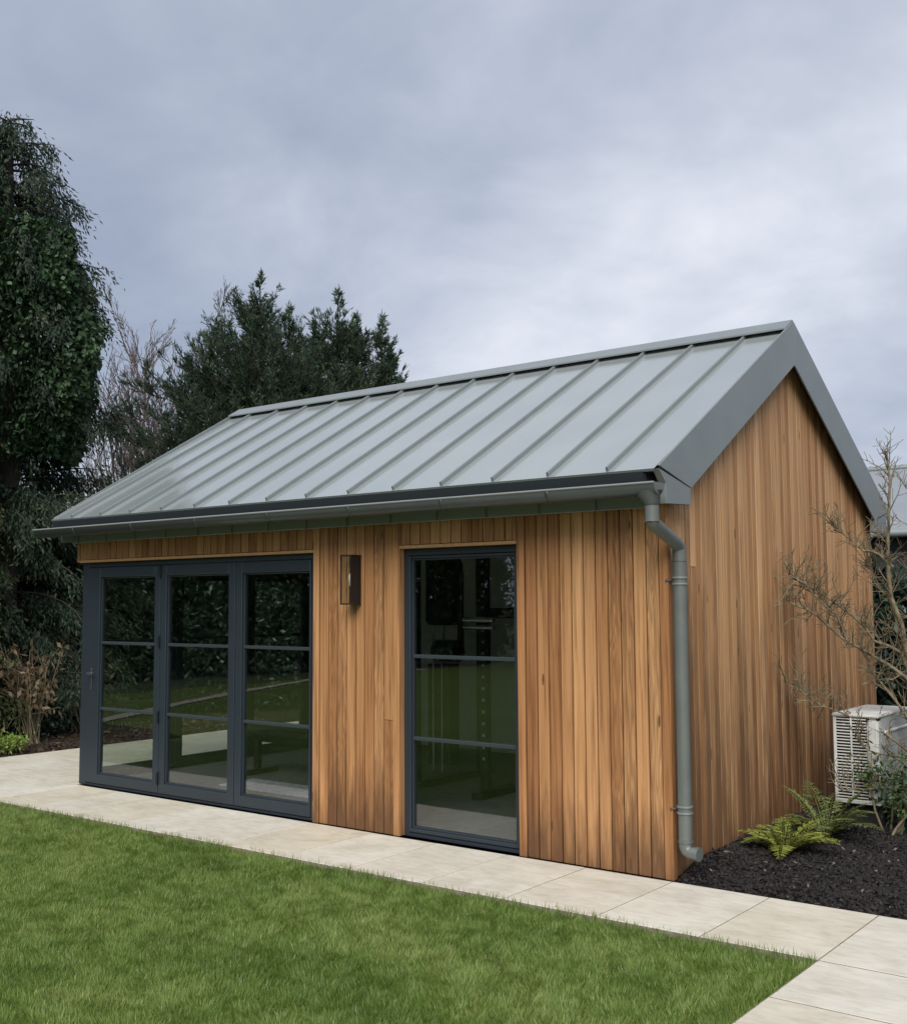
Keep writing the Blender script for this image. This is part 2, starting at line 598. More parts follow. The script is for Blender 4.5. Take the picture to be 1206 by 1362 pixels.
def leaf_obj(name, P, D, L, W, tone, mat, parent=None, tilt=None):
    V, F, T = leaf_arrays(np.asarray(P), np.asarray(D), L, W, np.clip(tone, 0, 1), tilt)
    return link(name, fast_mesh(name, V, F, T), mat, parent)


def fbm(P, s=1.0, seed=0):
    """cheap smooth pseudo-noise for clumping, about -1..1"""
    r = np.random.RandomState(seed)
    t = np.zeros(len(P))
    for o in range(4):
        k = r.normal(size=(3, 3)) * s * (1.7 ** o)
        ph = r.uniform(0, 6.28, 3)
        t += (np.sin(P @ k[0] + ph[0]) * np.sin(P @ k[1] + ph[1]) + 0.4 * np.sin(P @ k[2] + ph[2])) / (1.4 ** o)
    return t / 2.0


# ------------------------------------------------------------------ ground, lawn, paving
tag(MB().box(-400, 400, -400, 400, -0.3, -0.12).build('ground', 'ground_earth'), kind='structure')
lawn = tag(MB().box(-15.2, 1.225, -24, -0.945, -0.119, -0.03).build('lawn', 'lawn_soil'), kind='structure')
tag(MB().box(2.165, 9, -24, -0.95, -0.119, -0.03).build('lawn', 'lawn_soil'), kind='structure')

paving = tag(MB().box(-8.53, 6.5, -0.94, -0.0, -0.118, -0.0025).box(-8.53, -6.20, 0.0, 7.0, -0.118, -0.0025)
             .box(1.235, 2.155, -12, -0.94, -0.118, -0.0025).build('paving', 'joint_sand'), kind='structure')
SLAB = {}


def slab(x0, x1, y0, y1):
    key = (round(x1 - x0, 3), round(y1 - y0, 3))
    g, gy = 0.0045, 0.0075
    if key not in SLAB:
        o = MB().box(-key[0] / 2 + g, key[0] / 2 - g, -key[1] / 2 + gy, key[1] / 2 - gy, -0.03, 0.0).build('paving_slab', 'slab_stone', paving, 0.0025)
        SLAB[key] = o.data
    else:
        o = link('paving_slab', SLAB[key], None, paving)
    o.location = ((x0 + x1) / 2, (y0 + y1) / 2, rng.uniform(-0.0008, 0.0008))
    o.rotation_euler = (rng.normal(0, 0.0006), rng.normal(0, 0.0006), 0)


S = 0.613
for k in range(-16, 9):
    x0 = 1.236 + k * S
    if x0 > -8.6:
        slab(x0, x0 + S, -0.945, -0.003)
for k in range(12):
    slab(1.236, 2.156, -0.945 - (k + 1) * S, -0.945 - k * S)
for j in range(7):
    y0 = -0.003 + j * 0.92
    for k in range(4):
        x1 = -6.205 - k * 0.583
        slab(x1 - 0.583, x1, y0, y0 + 0.92)


def vnoise(x, y, cell, seed):
    """smooth value noise on a grid, 0..1"""
    g_ = np.random.RandomState(seed).uniform(size=(257, 257))
    u, v_ = x / cell + 500, y / cell + 500
    i, j = np.floor(u).astype(int), np.floor(v_).astype(int)
    fu, fv = u - i, v_ - j
    fu, fv = fu * fu * (3 - 2 * fu), fv * fv * (3 - 2 * fv)
    i0, j0, i1, j1 = i % 257, j % 257, (i + 1) % 257, (j + 1) % 257
    return (g_[i0, j0] * (1 - fu) * (1 - fv) + g_[i1, j0] * fu * (1 - fv) + g_[i0, j1] * (1 - fu) * fv + g_[i1, j1] * fu * fv)


# grass blades
def grass(name, n, x0, x1, y0, y1, hmin, hmax, w):
    P = np.column_stack([rng.uniform(x0, x1, n), rng.uniform(y0, y1, n), np.full(n, -0.032)])
    cl = 2 * vnoise(P[:, 0], P[:, 1], 0.33, 3) + 1.2 * vnoise(P[:, 0], P[:, 1], 0.9, 4) - 1.6
    cl2 = 2 * vnoise(P[:, 0], P[:, 1], 0.07, 5) - 1
    cl3 = vnoise(P[:, 0], P[:, 1], 0.14, 6)
    az = rng.uniform(0, 6.283, n)
    lean = np.abs(rng.normal(0.25, 0.28, n))
    h = rng.uniform(hmin, hmax, n) * (1 + 0.18 * cl2)
    base_dir = np.column_stack([np.cos(az), np.sin(az), np.zeros(n)])
    comb = np.column_stack([0.4 * np.cos(cl3 * 12), 0.4 * np.sin(cl3 * 12), np.zeros(n)])
    tip = P + (base_dir * lean[:, None] + comb + np.array([0, 0, 1.0])) * h[:, None]
    side = np.column_stack([-np.sin(az), np.cos(az), np.zeros(n)]) * (rng.uniform(0.6, 1.2, n) * w / 2)[:, None]
    V = np.stack([P - side, P + side, tip], 1).reshape(-1, 3)
    tone = 0.46 + 0.20 * cl + 0.10 * cl2 + rng.normal(0, 0.17, n)
    dry = rng.uniform(size=n) < 0.03
    tone = np.where(dry, 1.0, np.clip(tone, 0, 0.9))
    o = link(name, fast_mesh(name, V, np.arange(3 * n).reshape(n, 3), np.repeat(tone, 3)), 'grass_blade')
    return o


g = grass('lawn_grass', 600000, -8.2, 1.222, -4.3, -0.948, 0.018, 0.040, 0.0045)
tag(g, 'short green mown grass of the lawn beside the pale paving', 'grass', kind='stuff')
# taller tufts hanging over the paving edge
n = 3600
ex = np.concatenate([rng.uniform(-8.6, 1.22, int(n * 0.8)), np.full(n - int(n * 0.8), 1.222) + rng.normal(0, 0.006, n - int(n * 0.8))])
ey = np.concatenate([np.full(int(n * 0.8), -0.95) + rng.normal(0, 0.012, int(n * 0.8)), rng.uniform(-4.5, -0.95, n - int(n * 0.8))])
keep = fbm(np.column_stack([ex, ey, 0 * ex]), 5, 9) + rng.normal(0, 0.3, n) > 0.1
ex, ey = ex[keep], ey[keep]
n = len(ex)
D = np.column_stack([rng.normal(0, 0.35, n), rng.normal(0.12, 0.3, n), np.ones(n)])
leafo = leaf_obj('lawn_edge_grass', np.column_stack([ex, ey, np.full(n, -0.03)]), D, rng.uniform(0.035, 0.075, n), 0.0045,
                 rng.normal(0.5, 0.2, n), 'grass_blade')
tag(leafo, 'longer grass blades along the cut edge of the lawn', 'grass', kind='stuff')


# ------------------------------------------------------------------ planting beds
def bed(name, x0, x1, y0, y1, nx, ny, hf, mat):
    X, Y = np.meshgrid(np.linspace(x0, x1, nx), np.linspace(y0, y1, ny))
    P = np.column_stack([X.ravel(), Y.ravel(), np.zeros(nx * ny)])
    P[:, 2] = hf(P[:, 0], P[:, 1]) + 0.012 * fbm(P, 9, 4)
    i = np.arange(nx * ny).reshape(ny, nx)
    F = np.stack([i[:-1, :-1], i[:-1, 1:], i[1:, 1:], i[1:, :-1]], -1).reshape(-1, 4)
    return tag(link(name, fast_mesh(name, P, F, None, True), mat), kind='structure')


def chips(name, n, x0, x1, y0, y1, hf, L, W, mat, label, cat):
    P = np.column_stack([rng.uniform(x0, x1, n), rng.uniform(y0, y1, n), np.zeros(n)])
    P[:, 2] = hf(P[:, 0], P[:, 1]) + 0.012 * fbm(P, 9, 4) + rng.uniform(-0.004, 0.014, n)
    d = unit(np.column_stack([rng.normal(size=n), rng.normal(size=n), rng.normal(0, 0.28, n)]))
    s = unit(np.cross(d, np.column_stack([rng.normal(0, 0.4, n), rng.normal(0, 0.4, n), np.ones(n)])))
    u = np.cross(s, d)
    l = (rng.uniform(*L, n) / 2)[:, None]
    w = (rng.uniform(*W, n) / 2)[:, None]
    t = (rng.uniform(0.003, 0.007, n))[:, None]
    sg = [(-1, -1, -1), (1, -1, -1), (1, 1, -1), (-1, 1, -1), (-.8, -.7, 1), (.75, -.8, 1), (.85, .7, 1), (-.7, .8, 1)]
    V = np.stack([P + d * l * a + s * w * b_ * rng.uniform(0.6, 1.1, (n, 1)) + u * t * c_ for a, b_, c_ in sg], 1).reshape(-1, 3)
    q = np.array([(4, 5, 6, 7), (0, 1, 5, 4), (1, 2, 6, 5), (2, 3, 7, 6), (3, 0, 4, 7)])
    F = (np.arange(n)[:, None, None] * 8 + q[None]).reshape(-1, 4)
    tone = np.clip(rng.beta(2, 2.6, n), 0, 0.9)
    tone = np.where(rng.uniform(size=n) < 0.014, 1.0, tone)
    return tag(link(name, fast_mesh(name, V, F, np.repeat(tone, 8)), mat), label, cat, kind='stuff')


def hr(x, y):
    d = np.clip(1 - np.abs(x - 0.1) / 0.9, 0, 1) * np.clip(y / 0.5, 0, 1)
    return -0.012 + 0.03 * np.clip(y / 0.25, 0, 1) + 0.075 * d


def hl(x, y):
    return -0.02 + 0.06 * np.clip((-8.55 - x) / 0.8, 0, 1)


bed('planting_bed', 0.012, 6.5, 0.004, 9.0, 90, 110, hr, 'mulch_soil')
chips('bark_mulch', 36000, 0.03, 3.0, 0.015, 4.4, hr, (0.014, 0.05), (0.005, 0.016), 'bark_chip',
      'black bark mulch spread between the gable wall and the paving', 'mulch')
bed('planting_bed', -17, -8.535, -3, 12, 90, 120, hl, 'bed_soil')
chips('leaf_litter', 6000, -11.5, -8.56, -1.5, 5.0, hl, (0.03, 0.09), (0.015, 0.05), 'litter',
      'brown leaf litter and bark on the bed below the dark hedge', 'leaf litter')

# ------------------------------------------------------------------ garden room
room = tag(empty('garden_room'), 'cedar clad garden room with grey standing seam metal roof and dark framed glazing', 'building')
W_, XL, XR = 4.152, -6.2, 0.0
ZR, ZE, OE = 3.9, 2.52, 0.263
RL, RRX = -6.324, 0.087          # roof's left and right ends
YM = W_ / 2
SL = (ZR - ZE) / (YM + OE)       # slope

# --- front wall : dark batten wall behind, boards in front
P_ = 0.095
OPEN = [(-6.165, -3.07), (-2.181, -1.121)]
fwm = MB()
fwm.box(-3.07 + 0.012, -2.181 - 0.012, 0.03, 0.14, 0.0, 2.36).box(-1.121 + 0.012, -0.012, 0.03, 0.14, 0.0, 2.36)
fwm.box(-6.2, -3.058, 0.03, 0.14, 2.11, 2.36).box(-2.193, -1.109, 0.03, 0.14, 2.11, 2.36)
front = fwm.build('front_wall', 'cavity', room)
BOARD = {}


def board(x, y, z0, z1, parent, mat, rot=0.0, w=P_ - 0.006, top=None):
    """one upright cladding board, origin at its foot; top = (left, right) heights for a raked head"""
    h = z1 - z0
    if top is None:
        key = (round(w, 4), round(h, 3), mat)
        if key not in BOARD:
            o = MB().box(-w / 2, w / 2, 0.0, 0.02, 0, h).build('cladding_board', mat, parent, 0.0025)
            BOARD[key] = o.data
        else:
            o = link('cladding_board', BOARD[key], None, parent)
    else:
        a, b_ = top[0] - z0, top[1] - z0
        o = MB().prism([(-w / 2, 0), (w / 2, 0), (w / 2, b_), (-w / 2, a)], 'y', 0.0, 0.02).build('cladding_board', mat, parent, 0.0025)
    o.location = (x, y, z0)
    o.rotation_euler = (0, 0, rot)
    return o


def split_board(x, y, z0, z1, parent, mat, rot=0.0, w=P_ - 0.006, p=0.3, top=None):
    if rng.uniform() < p:
        zc = rng.uniform(z0 + 0.4, z1 - 0.35)
        dz = rng.uniform(-0.0012, 0.0012)
        board(x, y, z0, zc - 0.0015, parent, mat, rot, w)
        dy = dz if rot == 0 else 0
        board(x + (dz if rot else 0), y + dy, zc + 0.0015, z1, parent, mat, rot, w, top)
    else:
        board(x, y, z0, z1, parent, mat, rot, w, top)


def fill_boards(x0, x1, z0, z1, p):
    n = max(1, round((x1 - x0) / P_))
    pw = (x1 - x0) / n
    for i in range(n):
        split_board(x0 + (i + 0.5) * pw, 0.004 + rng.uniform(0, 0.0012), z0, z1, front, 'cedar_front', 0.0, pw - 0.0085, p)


ZT = 2.34
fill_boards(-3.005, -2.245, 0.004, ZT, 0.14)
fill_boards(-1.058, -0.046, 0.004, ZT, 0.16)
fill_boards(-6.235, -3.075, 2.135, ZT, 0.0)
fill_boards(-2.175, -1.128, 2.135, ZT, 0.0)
# trim boards round the openings and at the corners
for x0, x1 in ((-3.072, -3.010), (-2.241, -2.180), (-1.122, -1.062)):
    box('jamb_trim', x0, x1, -0.004, 0.10, 0.003, ZT, 'cedar_front', front, 0.003)
box('corner_trim', -0.042, 0.018, -0.004, 0.05, 0.003, ZT + 0.03, 'cedar_front', front, 0.003)
box('corner_trim', -6.275, -6.238, -0.003, 0.12, 2.112, ZT, 'cedar_front', front, 0.003)
box('head_trim', -6.237, -3.074, -0.003, 0.12, 2.108, 2.131, 'cedar_trim', front, 0.002)
box('head_trim', -2.178, -1.124, -0.003, 0.12, 2.108, 2.131, 'cedar_trim', front, 0.002)

# --- right gable wall
gab = MB()
gab.prism([(0.15, 0.0), (W_, 0.0), (W_, 2.44), (YM, 3.66), (0.15, 2.53)], 'x', -0.14, -0.022)
gable = gab.build('gable_wall', 'cavity', room)
GP = 0.078
ng = int((W_ - 0.062) / GP)
gp = (W_ - 0.062) / ng


def gz(y):
    return ZR - 0.20 - abs(y - YM) * SL


for i in range(ng):
    y0 = 0.056 + i * gp
    y1 = y0 + gp
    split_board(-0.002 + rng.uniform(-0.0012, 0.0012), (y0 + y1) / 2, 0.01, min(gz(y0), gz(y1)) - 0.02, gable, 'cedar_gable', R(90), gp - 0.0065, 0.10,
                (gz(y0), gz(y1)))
box('corner_trim', -0.07, -0.014, W_ + 0.002, W_ + 0.035, 0.01, 2.4, 'cedar_gable', gable, 0.003)

# --- back wall and left wall
backw = box('back_wall', XL + 0.1, -0.15, W_ - 0.16, W_ - 0.004, 0.0, 2.45, 'plaster', room)
lw = MB().prism([(3.12, 0.0), (W_ - 0.165, 0.0), (W_ - 0.165, 2.5), (YM, 3.62), (0.18, 2.5), (0.18, 2.12), (3.12, 2.12)], 'x', XL + 0.0, XL + 0.09)
leftw = lw.build('left_wall', 'cedar_trim', room)
# inner lining
box('inner_lining', -0.20, -0.145, 0.2, W_ - 0.17, 0.03, 2.4, 'plaster', room)
box('floor', XL + 0.095, -0.146, 0.15, W_ - 0.165, 0.0, 0.028, 'rubber_floor', room)
box('ceiling', XL + 0.1, -0.146, 0.16, W_ - 0.165, 2.41, 2.44, 'ceiling_white', room)
for k in range(9):
    x = -5.5 + k * 0.6
    box('wall_batten', x - 0.012, x + 0.012, W_ - 0.175, W_ - 0.1605, 0.03, 2.4, 'pad_grey', room)

# --- glazing builder (front: along x; side: along y)


def put(bx, side, u0, u1, d0, d1, z0, z1):
    """box given along the wall (u) and through it (d)"""
    if side == 'front':
        return bx.box(u0, u1, d0, d1, z0, z1)
    return bx.box(XL - 0.04 + d0, XL - 0.04 + d1, u0, u1, z0, z1)


def glazed(name, side, u0, u1, d, outer, leaves, zg0, zg1, bars, hinge_at=(), handle=None):
    fr = MB()
    a, b_, t, s_ = outer               # left, right, top, sill widths
    put(fr, side, u0, u0 + a, d, d + 0.075, 0.0, 2.105)
    put(fr, side, u1 - b_, u1, d, d + 0.075, 0.0, 2.105)
    put(fr, side, u0 + a, u1 - b_, d, d + 0.075, 2.105 - t, 2.105)
    put(fr, side, u0 + a, u1 - b_, d, d + 0.075, 0.0, s_)
    root = fr.build(name, 'frame_anthracite', room, 0.003)
    for (l0, l1, g0, g1) in leaves:
        lf = MB()
        lz0, lz1 = s_ + 0.004, 2.105 - t - 0.004
        e = 0.008
        put(lf, side, l0, g0, d - e, d + 0.055, lz0, lz1)
        put(lf, side, g1, l1, d - e, d + 0.055, lz0, lz1)
        put(lf, side, g0, g1, d - e, d + 0.055, zg1, lz1)
        put(lf, side, g0, g1, d - e, d + 0.055, lz0, zg0)
        lf.build('sash_frame', 'frame_anthracite', root, 0.004)
        # inner bead, set back
        be = MB()
        put(be, side, g0, g0 + 0.016, d + 0.008, d + 0.05, zg0, zg1)
        put(be, side, g1 - 0.016, g1, d + 0.008, d + 0.05, zg0, zg1)
        put(be, side, g0 + 0.016, g1 - 0.016, d + 0.008, d + 0.05, zg1 - 0.014, zg1)
        put(be, side, g0 + 0.016, g1 - 0.016, d + 0.008, d + 0.05, zg0, zg0 + 0.014)
        be.build('glazing_bead', 'frame_anthracite', root, 0.002)
        edges = [zg0] + list(bars) + [zg1]
        for i in range(len(edges) - 1):
            pn = MB()
            z0 = edges[i] + (0.014 if i == 0 else 0.0115)
            z1 = edges[i + 1] - (0.014 if i == len(edges) - 2 else 0.0115)
            put(pn, side, g0 + 0.015, g1 - 0.015, d + 0.022, d + 0.028, z0, z1)
            pn.build('pane', 'glazing', root)
        for zb in bars:
            ba = MB()
            put(ba, side, g0 + 0.014, g1 - 0.014, d + 0.004, d + 0.046, zb - 0.013, zb + 0.013)
            ba.build('glazing_bar', 'bar_anthracite', root, 0.003)
    for uh in hinge_at:
        for zh in (0.16, 0.70, 1.37, 2.0):
            hb = MB()
            put(hb, side, uh - 0.011, uh + 0.011, d - 0.024, d - 0.0085, zh - 0.055, zh + 0.055)
            hb.build('hinge', 'hinge_black', root, 0.004)
    if handle:
        hh = MB()
        put(hh, side, handle - 0.014, handle + 0.014, d - 0.018, d - 0.0085, 0.90, 1.10)
        put(hh, side, handle - 0.008, handle + 0.075, d - 0.062, d - 0.044, 1.045, 1.063)
        put(hh, side, handle - 0.008, handle + 0.008, d - 0.048, d - 0.016, 1.045, 1.063)
        hh.build('handle', 'handle_steel', root, 0.003)
        kk = MB()
        put(kk, side, handle - 0.006, handle + 0.006, d - 0.024, d - 0.0175, 0.935, 0.965)
        kk.build('keyhole', 'handle_steel', root)
    return root


glazed('bifold_door', 'front', -6.235, -3.071, 0.04, (0.10, 0.06, 0.045, 0.022),
       [(-6.130, -5.036, -5.945, -5.115), (-5.028, -4.034, -4.95, -4.115), (-4.026, -3.134, -3.945, -3.150)],
       0.115, 1.965, (0.725, 1.343), hinge_at=(-5.032,), handle=-6.05)
glazed('fixed_window', 'front', -2.182, -1.120, 0.055, (0.045, 0.035, 0.05, 0.03),
       [(-2.134, -1.158, -2.112, -1.175)], 0.062, 2.035, (0.711, 1.311))
glazed('side_bifold_door', 'side', 0.045, 3.115, 0.0, (0.09, 0.06, 0.045, 0.022),
       [(0.14, 1.128, 0.225, 1.05), (1.136, 2.124, 1.215, 2.045), (2.132, 3.05, 2.21, 2.97)],
       0.115, 1.965, (0.725, 1.343), hinge_at=(1.132,))

# --- roof
roofm = MB()
# eave box, soffit and the structural deck (kept under the panels)
TH = 0.006


def rz(y):      # underside plane of the front slope's panels
    return ZE - 0.012 + (y + OE) * (ZR - 0.055 - ZE) / (YM + OE)


roofm.prism([(-OE + 0.02, rz(-OE + 0.02) - 0.008), (YM, rz(YM) - 0.008), (2 * YM + OE - 0.02, rz(-OE + 0.02) - 0.008),
             (2 * YM + OE - 0.02, ZE - 0.10), (2 * YM + 0.03, 2.375), (2 * YM - 0.02, 2.375), (2 * YM - 0.02, 2.50), (YM, 3.70), (0.15, 2.56), (0.145, 2.375), (-0.03, 2.375), (-OE + 0.02, ZE - 0.10)],
            'x', RL + 0.02, RRX - 0.085)
roof = roofm.build('roof', 'dark_flashing', room)
sv = Vector((0, YM + OE, rz(YM) - rz(-OE)))
slen = sv.length
ang = math.atan2(sv.z, sv.y)
seams = [-0.254 - 0.441 * k for k in range(14)]
edges = [RRX - 0.012] + seams + [RL + 0.004]
PAN = {}
for i in range(len(edges) - 1):
    x1, x0 = edges[i], edges[i + 1]
    w = round(x1 - x0, 3)
    for sgn in (1, -1):
        if w not in PAN:
            # a shallow tray: long sheet slightly cupped, turned up at the head
            nx, ny = 7, 26
            vs, fs = [], []
            for j in range(ny + 1):
                t = j / ny
                s_ = t * (slen - 0.02)
                turn = 0.05 * max(0, (t - 0.955) / 0.045) ** 1.5
                for k in range(nx + 1):
                    q = k / nx
                    cup = -0.0022 * math.sin(math.pi * q) * math.sin(math.pi * min(1, t * 1.2))
                    vs.append((-w / 2 + 0.001 + q * (w - 0.002), s_, cup + turn + TH))
            for j in range(ny):
                for k in range(nx):
                    a = j * (nx + 1) + k
                    fs.append((a, a + 1, a + nx + 2, a + nx + 1))
            mb = MB().add(vs, fs, True)
            mb.add([(-w / 2 + 0.001, 0, TH), (w / 2 - 0.001, 0, TH), (w / 2 - 0.001, 0, -0.012), (-w / 2 + 0.001, 0, -0.012)], [(0, 3, 2, 1)])
            o = mb.build('roof_panel', 'roof_metal', roof)
            PAN[w] = o.data
        else:
            o = link('roof_panel', PAN[w], None, roof)
        if sgn == 1:
            o.location = ((x0 + x1) / 2, -OE, rz(-OE))
            o.rotation_euler = (ang, 0, 0)
        else:
            o.location = ((x0 + x1) / 2, 2 * YM + OE, rz(-OE))
            o.rotation_euler = (ang, 0, math.pi)
SEAM = None
for x in seams:
    for sgn in (1, -1):
        if SEAM is None:
            mb = MB().prism([(-0.009, 0.002), (0.009, 0.002), (0.007, 0.032), (0.003, 0.037), (-0.003, 0.037), (-0.007, 0.032)], 'y', 0.012, slen - 0.05)
            o = mb.build('standing_seam', 'verge_metal', roof)
            SEAM = o.data
        else:
            o = link('standing_seam', SEAM, None, roof)
        if sgn == 1:
            o.location = (x, -OE, rz(-OE))
            o.rotation_euler = (ang, 0, 0)
        else:
            o.location = (x, 2 * YM + OE, rz(-OE))
            o.rotation_euler = (ang, 0, math.pi)
# ridge: dark vent strip under a folded cap
cs, sn = math.cos(ang), math.sin(ang)
MB().prism([(YM - 0.10, rz(YM - 0.10) + 0.01), (YM, rz(YM) + 0.01), (YM + 0.10, rz(YM - 0.10) + 0.01), (YM + 0.10, rz(YM - 0.10) + 0.055),
            (YM, rz(YM) + 0.055), (YM - 0.10, rz(YM - 0.10) + 0.055)], 'x', RL + 0.05, RRX - 0.02).build('ridge_vent', 'black_gap', roof)
dy = 0.155
zc = ZR
MB().prism([(YM - dy, zc - dy * SL - 0.016), (YM - dy, zc - dy * SL), (YM, zc), (YM + dy, zc - dy * SL), (YM + dy, zc - dy * SL - 0.016), (YM, zc - 0.012)],
           'x', RL - 0.004, RRX + 0.004).build('ridge_cap', 'verge_metal', roof, 0.002)


# verges on both gables
def verge(xa, xb, nm):
    d = 0.36
    zt = ZR - 0.014
    for s_ in (1, -1):
        def Y(y):
            return y if s_ == 1 else 2 * YM - y
        # bargeboard
        MB().prism([(Y(-0.246), ZE + 0.012), (Y(YM - 0.0005), zt), (Y(YM - 0.0005), zt - d + 0.01), (Y(0.195), zt - d + 0.01 - (YM - 0.195) * SL)],
                   'x', xb - 0.014 if xb > 0 else xa, xb if xb > 0 else xa + 0.014).build(nm, 'verge_metal', roof, 0.002)
        MB().prism([(Y(-0.14), 2.40), (Y(-0.14), ZE), (Y(YM - 0.001), zt - 0.06), (Y(YM - 0.001), zt - d + 0.14), (Y(0.10), zt - d + 0.14 - (YM - 0.10) * SL)],
                   'x', xa, xb - 0.015 if xb > 0 else xb).build('verge_soffit', 'dark_flashing', roof)
        MB().prism([(Y(-0.245), ZE - 0.005), (Y(0.187), 2.425), (Y(0.187), 2.318), (Y(-0.157), 2.305), (Y(-0.155), 2.43)],
                   'x', xa + 0.001 if xb < 0 else xb - 0.05, xb - 0.003).build('verge_end', 'verge_metal', roof, 0.0015)


verge(0.02, RRX + 0.012, 'bargeboard')
verge(RL, RL + 0.03, 'bargeboard')
# eaves flashing under the panel ends
MB().prism([(-OE - 0.004, ZE - 0.02), (-OE + 0.016, ZE - 0.02), (-OE + 0.03, ZE - 0.105), (-OE + 0.012, ZE - 0.105)], 'x', RL + 0.02, RRX - 0.09).build('eaves_flashing', 'dark_flashing', roof)
# fascia panels
k = 0
x = -0.02
while x > -6.3:
    x2 = max(x - 0.441, -6.31)
    box('fascia_panel', x2 + 0.0025, x - 0.0025, -0.042, -0.012, 2.297, 2.374, 'fascia_metal', roof, 0.002)
    box('fascia_joint', x - 0.0055, x + 0.0055, -0.050, -0.043, 2.297, 2.374, 'pipe_metal', roof)
    x -= 0.441
MB().prism([(-0.235, ZE - 0.10), (-0.045, 2.376), (-0.012, 2.376), (-0.012, ZE - 0.1)], 'x', RL + 0.025, -0.0).build('eaves_soffit', 'dark_flashing', roof)

# --- gutter: open half-round channel with a rolled lip
GY, GZ, GR = -0.325, 2.408, 0.066


def half_round(r0, r1, xa, xb, a0=-8, a1=188, n=14):
    vs, fs = [], []
    for r in (r0, r1):
        for i in range(n + 1):
            t = R(a0 + (a1 - a0) * i / n)
            for x_ in (xa, xb):
                vs.append((x_, GY - r * math.cos(t), GZ - r * math.sin(t) * 1.02))
    m1 = (n + 1) * 2
    for i in range(n):
        a = 2 * i
        fs.append((a, a + 1, a + 3, a + 2))
        fs.append((m1 + a, m1 + a + 2, m1 + a + 3, m1 + a + 1))
    fs += [(0, m1, m1 + 1, 1), (2 * n, 2 * n + 1, m1 + 2 * n + 1, m1 + 2 * n)]
    for e_ in (0, 1):
        for i in range(n):
            a = 2 * i + e_
            fs.append((a, a + 2, m1 + a + 2, m1 + a) if e_ == 0 else (a, m1 + a, m1 + a + 2, a + 2))
    return MB().add(vs, fs, True)


GX0, GX1 = -6.42, 0.135
gm = half_round(GR, GR - 0.003, GX0, GX1)
gutter = gm.build('gutter', 'gutter_metal', room)
MB().tube([(GX0, GY - GR, GZ + 0.006), (GX1, GY - GR, GZ + 0.006)], 0.008, 8).build('rolled_lip', 'bracket_metal', gutter)
for xg in np.arange(-0.62, -6.3, -0.86):
    half_round(GR + 0.003, GR + 0.0005, xg - 0.012, xg + 0.012, -4, 184).build('gutter_strap', 'gutter_metal', gutter)
for xg in (GX0 + 0.001, GX1 - 0.001):
    mb = MB()
    pts = [(xg, GY - GR * math.cos(R(t)), GZ - GR * math.sin(R(t))) for t in range(-8, 189, 14)]
    mb.add(pts + [(p[0] + (0.004 if xg > 0 else -0.004), p[1], p[2]) for p in pts],
           [tuple(range(len(pts))), tuple(range(2 * len(pts) - 1, len(pts) - 1, -1))] +
           [(i, i + 1, len(pts) + i + 1, len(pts) + i) for i in range(len(pts) - 1)])
    mb.build('end_cap', 'pipe_metal', gutter)
OX = 0.085
mb = MB()
for z_, hx, hy in ((2.372, 0.11, 0.058), (2.342, 0.09, 0.055), (2.300, 0.052, 0.049), (2.285, 0.047, 0.047)):
    mb.v += [(OX - 0.02 * (hx > 0.06) + hx * math.cos(2 * math.pi * k / 20) * (0.82 if hx > 0.06 else 1), GY + hy * math.sin(2 * math.pi * k / 20), z_) for k in range(20)]
for j in range(3):
    for k in range(20):
        mb.f.append((j * 20 + k, j * 20 + (k + 1) % 20, (j + 1) * 20 + (k + 1) % 20, (j + 1) * 20 + k))
        mb.sm.append(True)
mb.build('outlet', 'gutter_metal', gutter)

# --- downpipe with swan neck and shoe
PX, PY, PR = 0.082, 0.034, 0.043
dp = MB()
dp.tube([(OX, GY, 2.30), (OX, GY, 2.19)], PR, 20)
dp.tube([(OX, GY, 2.20), (OX, GY + 0.012, 2.178), (PX, PY - 0.03, 2.062), (PX, PY, 2.035)], PR - 0.0005, 20)
dp.tube([(PX, PY, 2.055), (PX, PY, 0.235)], PR, 20)
dp.tube([(PX, PY, 0.25), (PX, PY, 0.215), (PX + 0.012, PY, 0.19), (PX + 0.035, PY - 0.002, 0.178), (PX + 0.095, PY - 0.008, 0.176)], PR, 20)
pipe = dp.build('downpipe', 'pipe_metal', room)
for a, z0, z1 in (((OX, GY), 2.286, 2.298), ((OX, GY), 2.184, 2.194), ((PX, PY), 1.955, 1.96)):
    MB().tube([(a[0], a[1], z0), (a[0], a[1], z1)], PR + 0.0035, 20).build('collar', 'pipe_metal', pipe)
MB().tube([(PX, PY, 0.236), (PX, PY, 0.248)], PR + 0.004, 20).build('collar', 'pipe_metal', pipe)
for zb in (1.84, 0.44):
    for dz in (-0.03, 0.008):
        MB().tube([(PX, PY, zb + dz), (PX, PY, zb + dz + 0.011)], PR + 0.006, 20).build('pipe_bracket', 'bracket_metal', pipe)
    MB().tube([(PX - PR + 0.004, PY, zb - 0.004), (0.005, PY, zb - 0.004)], 0.006, 8).tube([(PX - PR - 0.01, PY - 0.02, zb - 0.004), (PX - PR - 0.032, PY - 0.045, zb - 0.004)], 0.007, 8).build('bracket_pin', 'handle_steel', pipe)

# ------------------------------------------------------------------ wall lantern
LX0, LX1, LY0, LY1, LZ0, LZ1 = -2.674, -2.564, -0.112, 0.001, 1.706, 2.062
lan = tag(empty('wall_lantern', (LX1, 0, LZ0)), 'black box wall lantern with clear glass and a bulb between door and window', 'lantern')


def lpart(mb, name, mat, bevel=0.0):
    o = mb.build(name, mat, lan, bevel)
    o.location = (-LX1, 0, -LZ0)
    return o


